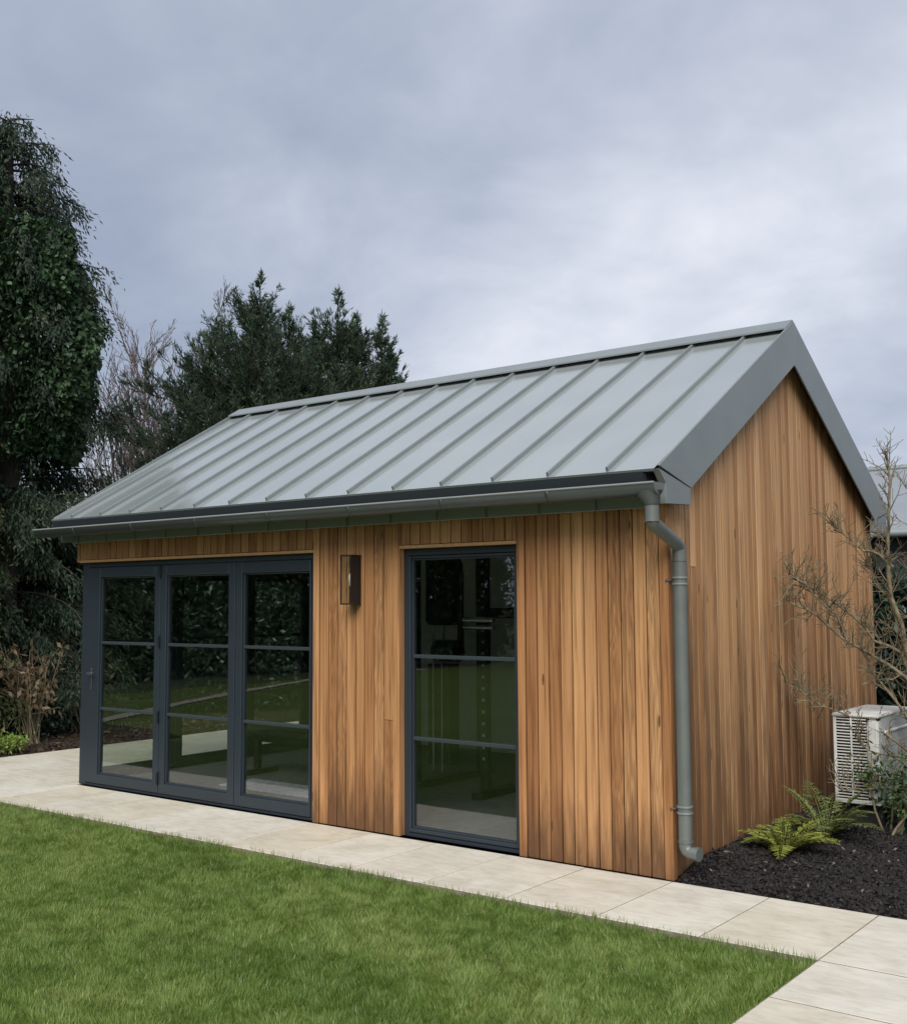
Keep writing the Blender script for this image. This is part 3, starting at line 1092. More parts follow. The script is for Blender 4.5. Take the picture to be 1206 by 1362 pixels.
e = 0.008
mb = MB()
for x in (LX0, LX1 - e):
    for y in (LY0, LY1 - e - 0.001):
        mb.box(x, x + e, y, y + e, LZ0, LZ1)
lpart(mb, 'corner_bars', 'lantern_black')
lpart(MB().box(LX0 - 0.003, LX1 + 0.003, LY0 - 0.003, LY1, LZ1 + 0.0005, LZ1 + 0.012), 'cap', 'lantern_black', 0.002)
lpart(MB().box(LX0 - 0.003, LX1 + 0.003, LY0 - 0.003, LY1, LZ0 - 0.012, LZ0 - 0.0005), 'base', 'lantern_black', 0.002)
lpart(MB().box(LX1 - 0.006, LX1 - 0.001, LY0 + e, LY1 - e - 0.002, LZ0, LZ1), 'side_panel', 'lantern_black')
lpart(MB().box(LX0 + 0.045, LX1 - e, LY1 - 0.009, LY1 - 0.002, LZ0, LZ1), 'back_plate', 'lantern_black')
lpart(MB().box(LX0 + e, LX1 - e, LY0 + 0.002, LY0 + 0.005, LZ0, LZ1), 'front_glass', 'lantern_glass')
lpart(MB().box(LX0 + 0.002, LX0 + 0.005, LY0 + e, LY1 - e - 0.002, LZ0, LZ1), 'side_glass', 'lantern_glass')
lcx, lcy = (LX0 + LX1) / 2 + 0.012, -0.06
lpart(MB().tube([(lcx, lcy, LZ0), (lcx, lcy, LZ0 + 0.13)], 0.017, 12), 'lamp_holder', 'lantern_black')
lpart(MB().tube([(lcx, lcy, LZ0 + 0.13), (lcx, lcy, LZ0 + 0.15), (lcx, lcy, LZ0 + 0.19), (lcx, lcy, LZ0 + 0.215), (lcx, lcy, LZ0 + 0.235)],
                [0.013, 0.016, 0.024, 0.02, 0.006], 12), 'bulb', 'bulb_glass')

# ------------------------------------------------------------------ gym things seen through the glass
cm = tag(empty('cable_machine', (-2.9, 1.75, 0.028)), 'black steel gym rack with cable tower seen through the tall window', 'gym machine')


def mpart(mb, name, mat, bevel=0.0, root=cm):
    o = mb.build(name, mat, root, bevel)
    o.location = -root.location
    return o


fz = 0.028
for x, y in ((-3.30, 1.55), (-2.52, 1.55), (-3.30, 2.55), (-2.52, 2.55)):
    mpart(MB().box(x - 0.035, x + 0.035, y - 0.035, y + 0.035, fz + 0.06, 2.22), 'upright', 'machine_black', 0.004)
    for k in range(18 if y < 2 else 0):
        mpart(MB().box(x - 0.012, x + 0.012, y - 0.0375, y - 0.0352, 0.35 + k * 0.1, 0.374 + k * 0.1), 'peg_hole', 'pad_grey')
for y in (1.5, 2.5):
    mpart(MB().box(-3.335, -2.485, y, y + 0.1, 2.221, 2.30), 'top_beam', 'machine_black', 0.005)
mpart(MB().box(-3.265, -2.555, 2.52, 2.58, 1.55, 1.65), 'cross_beam', 'machine_black', 0.005)
for x in (-3.35, -2.57):
    mpart(MB().box(x, x + 0.1, 1.40, 2.70, fz, fz + 0.06), 'base_rail', 'machine_black', 0.005)
mpart(MB().box(-3.22, -2.98, 1.62, 1.78, 0.25, 1.15), 'weight_stack', 'machine_black', 0.004)
mpart(MB().box(-3.25, -2.95, 1.60, 1.80, 1.5, 2.2), 'tower_shroud', 'machine_black', 0.03)
mpart(MB().tube([(-3.0, 1.66, 2.1), (-2.93, 1.66, 2.12), (-2.88, 1.66, 2.05), (-2.87, 1.66, 1.9), (-2.87, 1.66, 1.3)], 0.03, 10), 'pulley_arm', 'machine_black')
for k in range(2):
    mpart(MB().tube([(-3.14 + k * 0.1, 1.6, 0.2), (-3.14 + k * 0.1, 1.6, 1.5)], 0.009, 8), 'guide_rod', 'machine_chrome')
mpart(MB().tube([(-2.68, 1.46, 1.555), (-2.36, 1.46, 1.555)], 0.026, 12).tube([(-2.68, 1.46, 1.49), (-2.36, 1.46, 1.49)], 0.02, 12), 'grip_bar', 'machine_chrome')
mpart(MB().tube([(-2.95, 1.42, 1.28), (-2.72, 1.42, 1.28)], [0.10, 0.10], 14), 'weight_plate', 'machine_black')

bn = tag(empty('exercise_bench', (-5.0, 1.3, 0.028)), 'low black exercise bench seen through the bifold glass', 'bench')
mpart(MB().box(-5.35, -4.35, 1.2, 1.46, 0.42, 0.50), 'seat_pad', 'machine_black', 0.02, bn)
mpart(MB().box(-4.32, -3.75, 1.2, 1.46, 0.44, 0.52), 'back_pad', 'machine_black', 0.02, bn)
mpart(MB().box(-5.2, -3.9, 1.30, 1.36, 0.35, 0.419), 'frame_rail', 'machine_black', 0.004, bn)
for x in (-5.15, -3.95):
    mpart(MB().box(x - 0.03, x + 0.03, 1.30, 1.36, fz + 0.05, 0.349), 'leg', 'machine_black', 0.004, bn)
    mpart(MB().box(x - 0.035, x + 0.035, 1.08, 1.58, fz, fz + 0.049), 'foot', 'machine_black', 0.004, bn)
ma = box('exercise_mat', -4.9, -3.7, 0.62, 1.05, 0.0285, 0.042, 'mat_lilac', None, 0.004)
tag(ma, 'pale lilac exercise mat lying on the gym floor behind the bifold glass', 'mat')

# ------------------------------------------------------------------ heat pump unit by the gable
AX0, AX1, AY0, AY1, AZ0, AZ1 = 0.33, 0.655, 2.0, 2.80, 0.225, 0.875
ac = tag(empty('heat_pump_unit', (0.37, 2.4, 0.0)), 'off white outdoor heat pump unit with slatted end beside the cedar gable', 'heat pump')


def apart(mb, name, mat, bevel=0.0, seg=1):
    o = mb.build(name, mat, ac, bevel, seg)
    o.location = (-0.37, -2.4, 0)
    return o


apart(MB().box(AX0 + 0.012, AX1 - 0.012, AY0 + 0.03, AY1 - 0.012, AZ0 + 0.012, AZ1 - 0.028), 'coil', 'unit_dark')
apart(MB().box(AX0 - 0.006, AX1 + 0.008, AY0 - 0.008, AY1, AZ1 - 0.026, AZ1), 'lid', 'unit_white', 0.008, 2)
apart(MB().box(AX0, AX1, AY0, AY1, AZ0, AZ0 + 0.03), 'base_pan', 'unit_white', 0.004)
apart(MB().box(AX0, AX0 + 0.022, AY0, AY0 + 0.03, AZ0 + 0.031, AZ1 - 0.027), 'corner_post', 'unit_white', 0.004)
apart(MB().box(AX1 - 0.085, AX1, AY0, AY0 + 0.085, AZ0 + 0.031, AZ1 - 0.027), 'corner_panel', 'unit_white', 0.02, 3)
apart(MB().box(AX1 - 0.011, AX1 - 0.001, AY0 + 0.086, AY1, AZ0 + 0.031, AZ1 - 0.027), 'front_panel', 'unit_grey', 0.003)
apart(MB().box(AX1 - 0.002, AX1 + 0.006, AY0 + 0.16, AY1 - 0.08, AZ0 + 0.1, AZ1 - 0.15), 'service_cover', 'unit_grey', 0.004)
apart(MB().box(AX1 + 0.0, AX1 + 0.016, AY0 + 0.13, AY1 - 0.06, AZ1 - 0.145, AZ1 - 0.125), 'hood', 'unit_white', 0.004)
xm = (AX0 + AX1 - 0.085 + 0.022) / 2
apart(MB().box(xm - 0.006, xm + 0.006, AY0 - 0.002, AY0 + 0.02, AZ0 + 0.031, AZ1 - 0.027), 'grille_rib', 'unit_white', 0.002)
sl = None
nsl = 27
for k in range(nsl):
    z = AZ0 + 0.045 + k * (AZ1 - AZ0 - 0.085) / (nsl - 1)
    if sl is None:
        o = MB().box(AX0 + 0.0225, AX1 - 0.0855, AY0 + 0.001, AY0 + 0.018, -0.0042, 0.0042).build('grille_slat', 'unit_white', ac, 0.002)
        sl = o.data
    else:
        o = link('grille_slat', sl, None, ac)
    o.location = (-0.37, -2.4, z)
for y in (AY0 + 0.12, AY1 - 0.12):
    apart(MB().box(AX0 + 0.02, AX1 - 0.02, y - 0.04, y + 0.04, 0.0, AZ0 - 0.001), 'foot_block', 'unit_dark', 0.004)

# ------------------------------------------------------------------ trees and plants


def limb(p0, d, length, n, wob, up_):
    """wandering polyline"""
    pts = [np.array(p0, float)]
    d = np.array(d, float)
    d /= np.linalg.norm(d)
    for i in range(n):
        d = d + rng.normal(0, wob, 3) + np.array([0, 0, up_])
        d /= np.linalg.norm(d)
        pts.append(pts[-1] + d * length / n)
    return pts


def grow(mb, p0, d, length, r, depth, nb, spread, wob=0.12, up_=0.05, sides=5, shrink=0.62, rmin=0.0022):
    n = 5 if depth else 3
    pts = limb(p0, d, length, n, wob, up_)
    rad = [max(r * (1 - 0.75 * i / n), rmin) for i in range(n + 1)]
    mb.tube(pts, rad, sides if r > 0.012 else 3, cap=False)
    if depth:
        for k in range(nb):
            t = rng.uniform(0.25, 1.0)
            i = min(int(t * n), n - 1)
            q = pts[i] + (pts[i + 1] - pts[i]) * (t * n - i)
            dd = unit(pts[i + 1] - pts[i])
            ax = rng.normal(size=3)
            ax -= dd * ax.dot(dd)
            ax = unit(ax)
            a = R(rng.uniform(*spread))
            nd_ = dd * math.cos(a) + ax * math.sin(a)
            grow(mb, q, nd_, length * shrink * rng.uniform(0.7, 1.1) * (1.15 - 0.5 * t), r * 0.5, depth - 1, nb, spread, wob, up_, sides, shrink, rmin)


# --- bare broadleaf trees beyond the hedge
def bare_tree(loc, h, stems, lean, label, group, depth=3, nb=5):
    t = tag(empty('bare_tree', loc), label, 'tree', group)
    mb = MB()
    mb.tube([(0, 0, -0.1), (0, 0, 0.4), (0.03, 0.02, h * 0.16)], [0.17, 0.13, 0.11], 8)
    mb.build('trunk', 'bark_twig', t)
    cr = MB()
    for k in range(stems):
        a = 2 * math.pi * k / stems + rng.uniform(-0.4, 0.4)
        tl = rng.uniform(*lean)
        d = (math.cos(a) * tl, math.sin(a) * tl, 1)
        grow(cr, (0.03, 0.02, h * 0.14), d, h * rng.uniform(0.6, 0.84), 0.030, depth, nb, (12, 36), 0.045, 0.035, 5, 0.42, 0.0045)
    cr.build('crown', 'bark_twig', t)
    return t


bare_tree((-15.4, 7.9, 0.0), 7.1, 12, (0.06, 0.26), 'tall bare tree with upright forking branches beside the conifers', None, 3, 6)
bare_tree((-16.0, 7.75, 0.0), 6.2, 18, (0.05, 0.28), 'lower twiggy bare tree between the ivy clad tree and the conifers', None, 3, 6)


# --- feathery cypresses (several leaders each)
def cypress(name, loc, leaders, limbs, label):
    t = tag(empty(name, loc), label, 'tree')
    tr, wood = MB(), MB()
    P, D, T, Ls, Ws = [], [], [], [], []

    def twig(p0, d, ln, tone, r0):
        """one upswept branch clothed in side sprigs"""
        n_ = 7
        pts = np.array(limb(p0, d, ln, n_, 0.07, 0.13))
        wood.tube(pts, [r0 * (1 - i / (n_ + 1)) + 0.002 for i in range(n_ + 1)], 3, cap=False)
        m_ = max(4, int(16 * ln + 3))
        s_ = np.sort(rng.uniform(0.15, 1, m_)) * n_
        i = np.minimum(s_.astype(int), n_ - 1)
        q = pts[i] + (pts[i + 1] - pts[i]) * (s_ - i)[:, None]
        bd = unit(pts[i + 1] - pts[i])
        sd = unit(np.cross(bd, rng.normal(0, 0.5, (m_, 3)) + np.array([0, 0, 1])))
        sg = rng.choice([-1, 1], m_)[:, None]
        l2 = (np.clip(0.42 * ln, 0.10, 0.42) * (1.1 - 0.75 * s_ / n_) * rng.uniform(0.5, 1.15, m_))[:, None]
        d2 = unit(bd * 0.9 + sd * sg * 0.8 + rng.normal(0, 0.2, (m_, 3)) + np.array([0, 0, 0.22]))
        for j in range(8):
            f_ = (j + 0.2) / 8
            P.append(q + d2 * l2 * f_ + rng.normal(0, 0.006, (m_, 3)))
            D.append(d2 + sd * (0.55 * (-1) ** j) + rng.normal(0, 0.22, (m_, 3)) + np.array([0, 0, 0.1]))
            T.append(tone + 0.28 * f_ + rng.normal(0, 0.13, m_))
            Ls.append(rng.uniform(0.05, 0.11, m_) + 0.12 * l2[:, 0] * (1 - f_))
        P.append(pts[-1:] - bd[-1:] * 0.05)
        D.append(bd[-1:])
        T.append(np.array([tone + 0.35]))
        Ls.append(np.array([0.15]))

    for (dx, dy, h, rmax) in leaders:
        tr.tube([(dx * 0.2, dy * 0.2, -0.1), (dx * 0.7, dy * 0.7, h * 0.3), (dx, dy, h * 0.7), (dx, dy, h)], [0.14, 0.11, 0.045, 0.006], 6, cap=False)
        for k in range(5):
            zz_ = h + 0.02 + 0.05 * k
            a_ = rng.uniform(0, 6.283)
            twig((dx, dy, zz_ - 0.05), (math.cos(a_) * 0.6, math.sin(a_) * 0.6, 0.8), 0.13 - 0.018 * k, 0.5, 0.003)
        tr.tube([(dx, dy, h * 0.98), (dx + 0.01, dy, h + 0.36)], [0.008, 0.004], 4, cap=False)
        for k in range(int(42 * h)):
            u = rng.uniform(0.0, 1.0) ** 0.75 * 0.66 + 0.34
            top = (1 - u) * h
            if rng.uniform() > 0.30 + 0.5 * min(1.0, top / 1.8):
                continue
            ln = (rmax * min(1.0, (top / 3.2)) ** 0.8) * rng.choice([0.45, 0.75, 1.0, 1.4]) * rng.uniform(0.85, 1.1) + 0.05
            a_ = rng.uniform(0, 6.283)
            d = np.array([math.cos(a_), math.sin(a_), rng.uniform(0.15, 0.75) + (0.3 if top < 0.5 else 0)])
            twig((dx, dy, h * u), d, ln, rng.normal(0.36, 0.16), 0.013)
    for p0, d, ln in limbs:
        twig(p0, d, ln, 0.3, 0.03)
        for k in range(9):
            f_ = rng.uniform(0.25, 0.95)
            q = np.array(p0) + unit(np.array(d, float)) * ln * f_ + np.array([0, 0, 0.05])
            twig(q, np.array(d, float) + rng.normal(0, 0.45, 3) + np.array([0, 0, 0.3]), ln * 0.35, 0.35, 0.012)
    tr.build('trunk', 'bark_brown', t)
    wood.build('branches', 'bark_brown', t)
    P, D, T, Ls = np.concatenate(P), np.concatenate(D), np.concatenate(T), np.concatenate(Ls)
    leaf_obj('crown', P, D, Ls, Ls * 0.17, T, 'cypress_spray', t)
    return t


cypress('cypress_tree', (-10.9, 6.5, 0), [(0.10, -0.03, 7.1, 1.7), (-0.6, -0.35, 6.35, 1.5), (0.45, 0.3, 6.5, 1.3), (-1.0, -0.65, 5.7, 1.4), (-0.2, 0.1, 6.75, 1.4)],
        [((-0.9, -0.5, 4.6), (-1, -0.7, 0.25), 1.3), ((-0.9, -0.5, 5.0), (-1, -0.65, 0.35), 1.25), ((-0.8, -0.5, 4.2), (-1, -0.75, 0.2), 1.6), ((-0.7, -0.4, 5.5), (-1, -0.6, 0.5), 0.9)],
        'dark feathery cypress tree with the taller pointed top behind the metal roof')
cypress('cypress_tree', (-9.85, 7.4, 0), [(0.0, 0.0, 6.85, 1.6), (0.25, 0.2, 6.4, 1.3), (-0.4, -0.15, 6.35, 1.4), (0.6, 0.45, 6.4, 1.0), (0.75, 0.55, 5.9, 1.2)],
        [((0.5, 0.4, 5.0), (1, 0.75, 0.45), 0.55), ((0.4, 0.3, 4.7), (1, 0.75, 0.3), 0.7)],
        'dark feathery cypress tree with several thin leaders behind the roof ridge')


# --- big drooping conifer with ivy
def drooping(name, loc, h, prof, nb, label, mat, droop, sz, dens=62):
    t = tag(empty(name, loc), label, 'tree')
    tr = MB()
    tr.tube([(0, 0, -0.1), (0.05, 0.03, h * 0.4), (0.0, 0.0, h * 0.8), (0.02, 0, h * 0.97)], [0.26, 0.2, 0.1, 0.02], 8, cap=False)
    tr.build('trunk', 'bark_brown', t)
    wood = MB()
    P, D, T, Ls = [], [], [], []
    for k in range(nb):
        u = rng.uniform(0.03, 0.985)
        a = rng.uniform(0, 6.283)
        rr = np.interp(u, *prof) * rng.choice([0.7, 0.85, 1.0, 1.15]) * rng.uniform(0.85, 1.08)
        d = np.array([math.cos(a), math.sin(a), rng.uniform(0.05, 0.5)])
        pts = [np.array([0.0, 0.0, h * u])]
        for i in range(6):
            d = d + np.array([0, 0, -droop * rng.uniform(0.7, 1.3)]) + rng.normal(0, 0.06, 3)
            pts.append(pts[-1] + unit(d) * (rr / 5.4))
        pts = np.array(pts)
        wood.tube(pts, [0.02 * (1 - i / 7) + 0.003 for i in range(7)], 3, cap=False)
        m_ = int(dens * rr)
        s = (rng.uniform(0.25, 1, m_)) * 6
        i = np.minimum(s.astype(int), 5)
        q = pts[i] + (pts[i + 1] - pts[i]) * (s - i)[:, None] + rng.normal(0, 0.05, (m_, 3))
        cl = rng.normal(0.42, 0.17)
        hang = rng.uniform(0.18, 0.5, (m_, 1))
        hd = unit(np.column_stack([rng.normal(0, 0.35, m_) + 0.5 * math.cos(a), rng.normal(0, 0.35, m_) + 0.5 * math.sin(a), np.full(m_, -1.0)]))
        for j in range(7):
            P.append(q + hd * hang * (j / 7) + rng.normal(0, 0.012, (m_, 3)))
            D.append(hd + rng.normal(0, 0.32, (m_, 3)))
            T.append(cl + 0.22 * j / 6 + rng.normal(0, 0.14, m_))
            Ls.append(rng.uniform(0.6, 1.2, m_) * sz)
    wood.build('branches', 'bark_brown', t)
    P, D, T, Ls = np.concatenate(P), np.concatenate(D), np.concatenate(T), np.concatenate(Ls)
    leaf_obj('crown', P, D, Ls, Ls * 0.29, T, mat, t)
    return t


TC = (-11.05, 1.95, 0.0)
drooping('drooping_conifer', TC, 8.75, ((0, .1, .45, .62, .8, .92, 1), (1.6, 1.7, 1.3, 1.2, 0.95, 0.6, 0.2)), 400,
         'tall dark drooping conifer draped in ivy at the edge of the paved terrace', 'drooping_spray', 0.10, 0.085)
drooping('drooping_cypress', (-10.1, 0.30, 0.0), 5.0, ((0, .15, .5, .8, 1), (0.9, 1.0, 0.9, 0.7, 0.2)), 210,
         'bushy olive green drooping cypress in front of the tall ivy clad conifer', 'bronze_spray', 0.12, 0.06)

# ivy on the conifer's sunny side
n = 26000
a = rng.uniform(0, 6.283, n)
z = rng.uniform(3.7, 7.0, n)
ph = fbm(np.column_stack([np.cos(a) * 1.4, np.sin(a) * 1.4, z * 0.9]), 2.2, 12)
rad = np.interp(z, (3.7, 4.6, 5.8, 7.0), (1.05, 1.25, 1.2, 0.85)) * (0.92 + 0.16 * ph) - np.abs(rng.normal(0, 0.12, n)) + 0.05
keep = ph > -0.75
P = np.column_stack([rad * np.cos(a), rad * np.sin(a), z])[keep]
out = np.column_stack([np.cos(a), np.sin(a), np.zeros(n)])[keep]
D = out * 0.5 + rng.normal(0, 0.5, P.shape) + np.array([0, 0, -0.8])
ivy = leaf_obj('ivy', P, D, rng.uniform(0.06, 0.115, len(P)), rng.uniform(0.045, 0.08, len(P)), 0.45 + 0.22 * ph[keep] + rng.normal(0, 0.18, len(P)), 'ivy_leaf', None,
               tilt=np.cross(out, D) + rng.normal(0, 0.4, P.shape))
ivy.location = TC
tag(ivy, 'glossy green ivy climbing over the middle of the tall conifer', 'ivy')


# --- hedges
def hedge(name, path, h, thick, nleaf, lsz, mat, label, jit=0.25, hvar=0.25, grp=None, stems=True):
    path = [np.array(p, float) for p in path]
    seg = [np.linalg.norm(path[i + 1] - path[i]) for i in range(len(path) - 1)]
    tot = sum(seg)
    org = (*path[0], 0.0)
    t = tag(empty(name, org), label, 'hedge', grp)
    s = rng.uniform(0, tot, nleaf)
    acc, C, N = 0, np.zeros((nleaf, 2)), np.zeros((nleaf, 2))
    for i, l in enumerate(seg):
        mk = (s >= acc) & (s <= acc + l)
        dv = (path[i + 1] - path[i]) / l
        C[mk] = path[i] + dv * (s[mk] - acc)[:, None]
        N[mk] = (-dv[1], dv[0])
        acc += l
    # leaves on a lumpy rounded shell
    ang_ = rng.uniform(-0.12, math.pi + 0.12, nleaf)
    lump = fbm(np.column_stack([C, ang_ * 1.2]), 1.6, 21)
    hh = h * (1 + hvar * fbm(np.column_stack([C, np.zeros(nleaf)]), 0.9, 33))
    k = 0.86 + 0.16 * lump - np.abs(rng.normal(0, 0.13, nleaf))
    ex = 0.55
    cx_ = np.sign(np.cos(ang_)) * np.abs(np.cos(ang_)) ** ex * thick * k
    zz_ = np.where(rng.uniform(size=nleaf) < 0.72, rng.uniform(0.03, 1, nleaf) ** 0.9, np.abs(np.sin(ang_)) ** ex)
    cx_ = np.where(zz_ > 0.9, cx_ * rng.uniform(0.1, 1, nleaf), np.sign(cx_) * thick * k)
    zz_ = zz_ * hh * (0.9 + 0.10 * lump)
    P = np.column_stack([C + N * cx_[:, None], zz_])
    outv = np.column_stack([N * np.sign(cx_)[:, None], np.full(nleaf, 0.2)])
    D = outv * 0.6 + rng.normal(0, 0.7, P.shape)
    tone = 0.42 + 0.25 * lump + rng.normal(0, 0.18, nleaf)
    leaf_obj('foliage', P - np.array(org), D, rng.uniform(0.7, 1.3, nleaf) * lsz, rng.uniform(0.7, 1.2, nleaf) * lsz * 0.5, tone, mat, t)
    core = MB()
    for i, l in enumerate(seg):
        m_ = max(2, int(l / 0.5))
        for q in range(m_):
            p = path[i] + (path[i + 1] - path[i]) * (q + 0.5) / m_ - np.array(org[:2])
            pts = limb((p[0] + rng.normal(0, 0.1), p[1] + rng.normal(0, 0.1), -0.05), (rng.normal(0, 0.15), rng.normal(0, 0.15), 1), h * 0.8, 5, 0.12, 0.05)
            core.tube(pts, [0.05, 0.045, 0.04, 0.03, 0.02, 0.01], 5, cap=False)
    core.build('stems', 'bark_brown', t)
    # inner twigs and old leaves fill the hedge's heart
    m_ = nleaf // 3
    ii = rng.choice(nleaf, m_)
    P2 = np.column_stack([C[ii] + N[ii] * (rng.uniform(-0.6, 0.6, m_) * thick)[:, None], rng.uniform(0.02, 0.86, m_) * hh[ii]])
    leaf_obj('inner_foliage', P2 - np.array(org), rng.normal(0, 1, P2.shape), lsz * 2.2, lsz * 1.4, rng.uniform(0, 0.3, m_), mat, t)
    return t


hedge('laurel_hedge', [(-12.4, -2.5), (-11.8, 2.6), (-10.9, 4.6), (-9.6, 8.2)], 3.35, 0.9, 76000, 0.092, 'laurel_leaf',
      'tall dark evergreen hedge beyond the bed at the end of the terrace')
hedge('rear_hedge', [(-8.9, 8.6), (-3.0, 8.4), (6.0, 8.0)], 2.15, 0.5, 26000, 0.11, 'laurel_leaf',
      'dark evergreen hedge behind the garden room below the grey outbuilding roof')
hedge('boundary_hedge', [(-18.5, -2.0), (-19.5, -11.0), (-17.0, -22.0)], 6.5, 1.2, 46000, 0.18, 'hedge_leaf',
      'tall mixed green hedge across the lawn reflected in the glazing')
hedge('boundary_hedge', [(-16.5, -23.5), (-4.0, -25.0), (9.0, -25.0)], 6.5, 1.2, 32000, 0.22, 'hedge_leaf',
      'long green hedge along the far end of the lawn')
# path along the far border, seen in the glass
pth = [(-10.9, -3.2), (-12.2, -5.6), (-13.8, -9.0), (-14.7, -11.6), (-15.0, -16.0)]
mb = MB()
vs = []
for i, p in enumerate(pth):
    a_ = np.array(pth[max(i - 1, 0)])
    b_ = np.array(pth[min(i + 1, len(pth) - 1)])
    dv = unit(b_ - a_)
    for s_ in (-0.14, 0.14):
        vs.append((p[0] - dv[1] * s_, p[1] + dv[0] * s_, -0.012))
mb.add(vs, [(2 * i, 2 * i + 1, 2 * i + 3, 2 * i + 2) for i in range(len(pth) - 1)])
tag(mb.build('garden_path', 'garden_path_stone'), kind='structure')


# --- small shrubs in the left bed
def small_shrub(name, loc, h, r, nst, nleaf, lsz, leafmat, label, spread=0.35, hang=0.0, zmin=0.3):
    t = tag(empty(name, loc), label, 'shrub')
    mb = MB()
    tips = []
    for k in range(nst):
        a = rng.uniform(0, 6.283)
        pts = limb((rng.normal(0, 0.07), rng.normal(0, 0.07), -0.03), (math.cos(a) * spread, math.sin(a) * spread, 1), h * rng.uniform(0.7, 1.05), 6, 0.1, 0.02)
        mb.tube(pts, [0.011 - 0.0013 * i for i in range(7)], 5, cap=False)
        for j in range(3):
            q = pts[rng.randint(2, 6)]
            p2 = limb(q, (rng.normal(0, 0.6), rng.normal(0, 0.6), 0.7), h * 0.28, 4, 0.2, 0.0)
            mb.tube(p2, [0.006, 0.005, 0.004, 0.003, 0.002], 4, cap=False)
            tips += p2[1:]
        tips += [p for p in pts if p[2] > h * zmin]
    mb.build('stems', 'bark_stem', t)
    tips = np.array(tips)
    i = rng.choice(len(tips), nleaf)
    P = tips[i] + rng.normal(0, r, (nleaf, 3)) * np.array([1, 1, 0.7])
    P[:, 2] = np.maximum(P[:, 2], 0.02)
    D = rng.normal(0, 0.8, (nleaf, 3)) + np.array([0, 0, -hang])
    leaf_obj('foliage', P, D, rng.uniform(0.7, 1.3, nleaf) * lsz, rng.uniform(0.35, 0.6, nleaf) * lsz, rng.normal(0.5, 0.22, nleaf), leafmat, t)
    return t


small_shrub('dried_shrub', (-9.25, 1.42, 0.03), 1.35, 0.06, 17, 420, 0.10, 'dry_leaf', 'dried brown shrub with bare stems in front of the dark hedge', 0.3, 0.9, 0.45)
small_shrub('dried_shrub', (-9.7, 2.35, 0.03), 1.1, 0.05, 9, 130, 0.10, 'dry_leaf', 'small brown leafed shrub beside the terrace close to the corner frame', 0.35, 0.9, 0.4)
small_shrub('broadleaf_shrub', (-9.95, 0.85, 0.03), 1.5, 0.12, 14, 1300, 0.12, 'bronze_spray', 'olive leaved shrub filling the bed under the drooping cypress', 0.35, 0.4, 0.25)
small_shrub('lime_shrub', (-8.83, 0.78, 0.03), 0.20, 0.05, 14, 900, 0.05, 'lime_leaf', 'small bright lime green shrub at the edge of the paving', 0.8, -0.2, 0.1)
small_shrub('ground_shrub', (-9.7, 1.75, 0.03), 0.42, 0.1, 14, 900, 0.08, 'laurel_leaf', 'low dark green shrub at the foot of the dried brown shrub', 0.9, 0, 0.1)


# --- ferns
def fern(name, loc, nf, ln, mat, label, seed):
    r = np.random.RandomState(seed)
    t = tag(empty(name, loc), label, 'fern')
    ribs = MB()
    P, D, Ls, T = [], [], [], []
    for k in range(nf):
        a = 2 * math.pi * k / nf + r.uniform(-0.3, 0.3)
        L = ln * r.uniform(0.7, 1.1)
        el = r.uniform(0.7, 1.3)
        d = np.array([math.cos(a) * math.cos(el), math.sin(a) * math.cos(el), math.sin(el)])
        p = np.array([math.cos(a) * 0.02, math.sin(a) * 0.02, 0.0])
        pts = [p]
        for i in range(12):
            d = unit(d + np.array([0, 0, -0.075 - 0.06 * r.uniform()]))
            p = p + d * L / 12
            pts.append(p)
        ribs.tube(pts, [0.004 - 0.00025 * i for i in range(13)], 4, cap=False)
        tn = r.normal(0.5, 0.18)
        for i in range(1, 12):
            bd = unit(pts[i + 1] - pts[i]) if i < 12 else bd
            sd = unit(np.cross(bd, (0, 0, 1)))
            for h2 in (0, 0.5):
                w = 0.30 * L * math.sin(math.pi * min(1, ((i + h2) / 12.6)) ** 0.75) * 0.72 + 0.008
                q = pts[i] + (pts[min(i + 1, 12)] - pts[i]) * h2
                for s_ in (-1, 1):
                    dd = unit(sd * s_ + bd * 0.5 + r.normal(0, 0.08, 3) + np.array([0, 0, -0.12]))
                    P.append(q)
                    D.append(dd)
                    Ls.append(w)
                    T.append(tn + r.normal(0, 0.12))
                    # lobed edges: short leaflets along each pinna
                    for j in range(1, 5):
                        P.append(q + dd * w * j / 6)
                        D.append(dd * 0.7 + bd * (0.8 if j % 2 else -0.8) + r.normal(0, 0.08, 3))
                        Ls.append(w * 0.24 * (1.15 - 0.15 * j) + 0.003)
                        T.append(tn + r.normal(0, 0.1) + 0.04 * j)
    ribs.build('ribs', 'fern_leaf', t)
    P, D, Ls = np.array(P), np.array(D), np.array(Ls)
    leaf_obj('fronds', P, D, Ls, np.where(Ls > 0.03, Ls * 0.22, Ls * 0.5), np.array(T), mat, t, tilt=np.tile((0, 0, 1.0), (len(P), 1)) + rng.normal(0, 0.22, P.shape))
    return t


fern('fern', (0.36, 0.90, 0.06), 14, 0.40, 'fern_leaf', 'yellow green fern on the black mulch close to the gable wall', 3)
fern('fern', (0.43, 1.50, 0.07), 13, 0.46, 'fern_leaf_dull', 'darker green fern growing under the slatted end of the heat pump', 8)

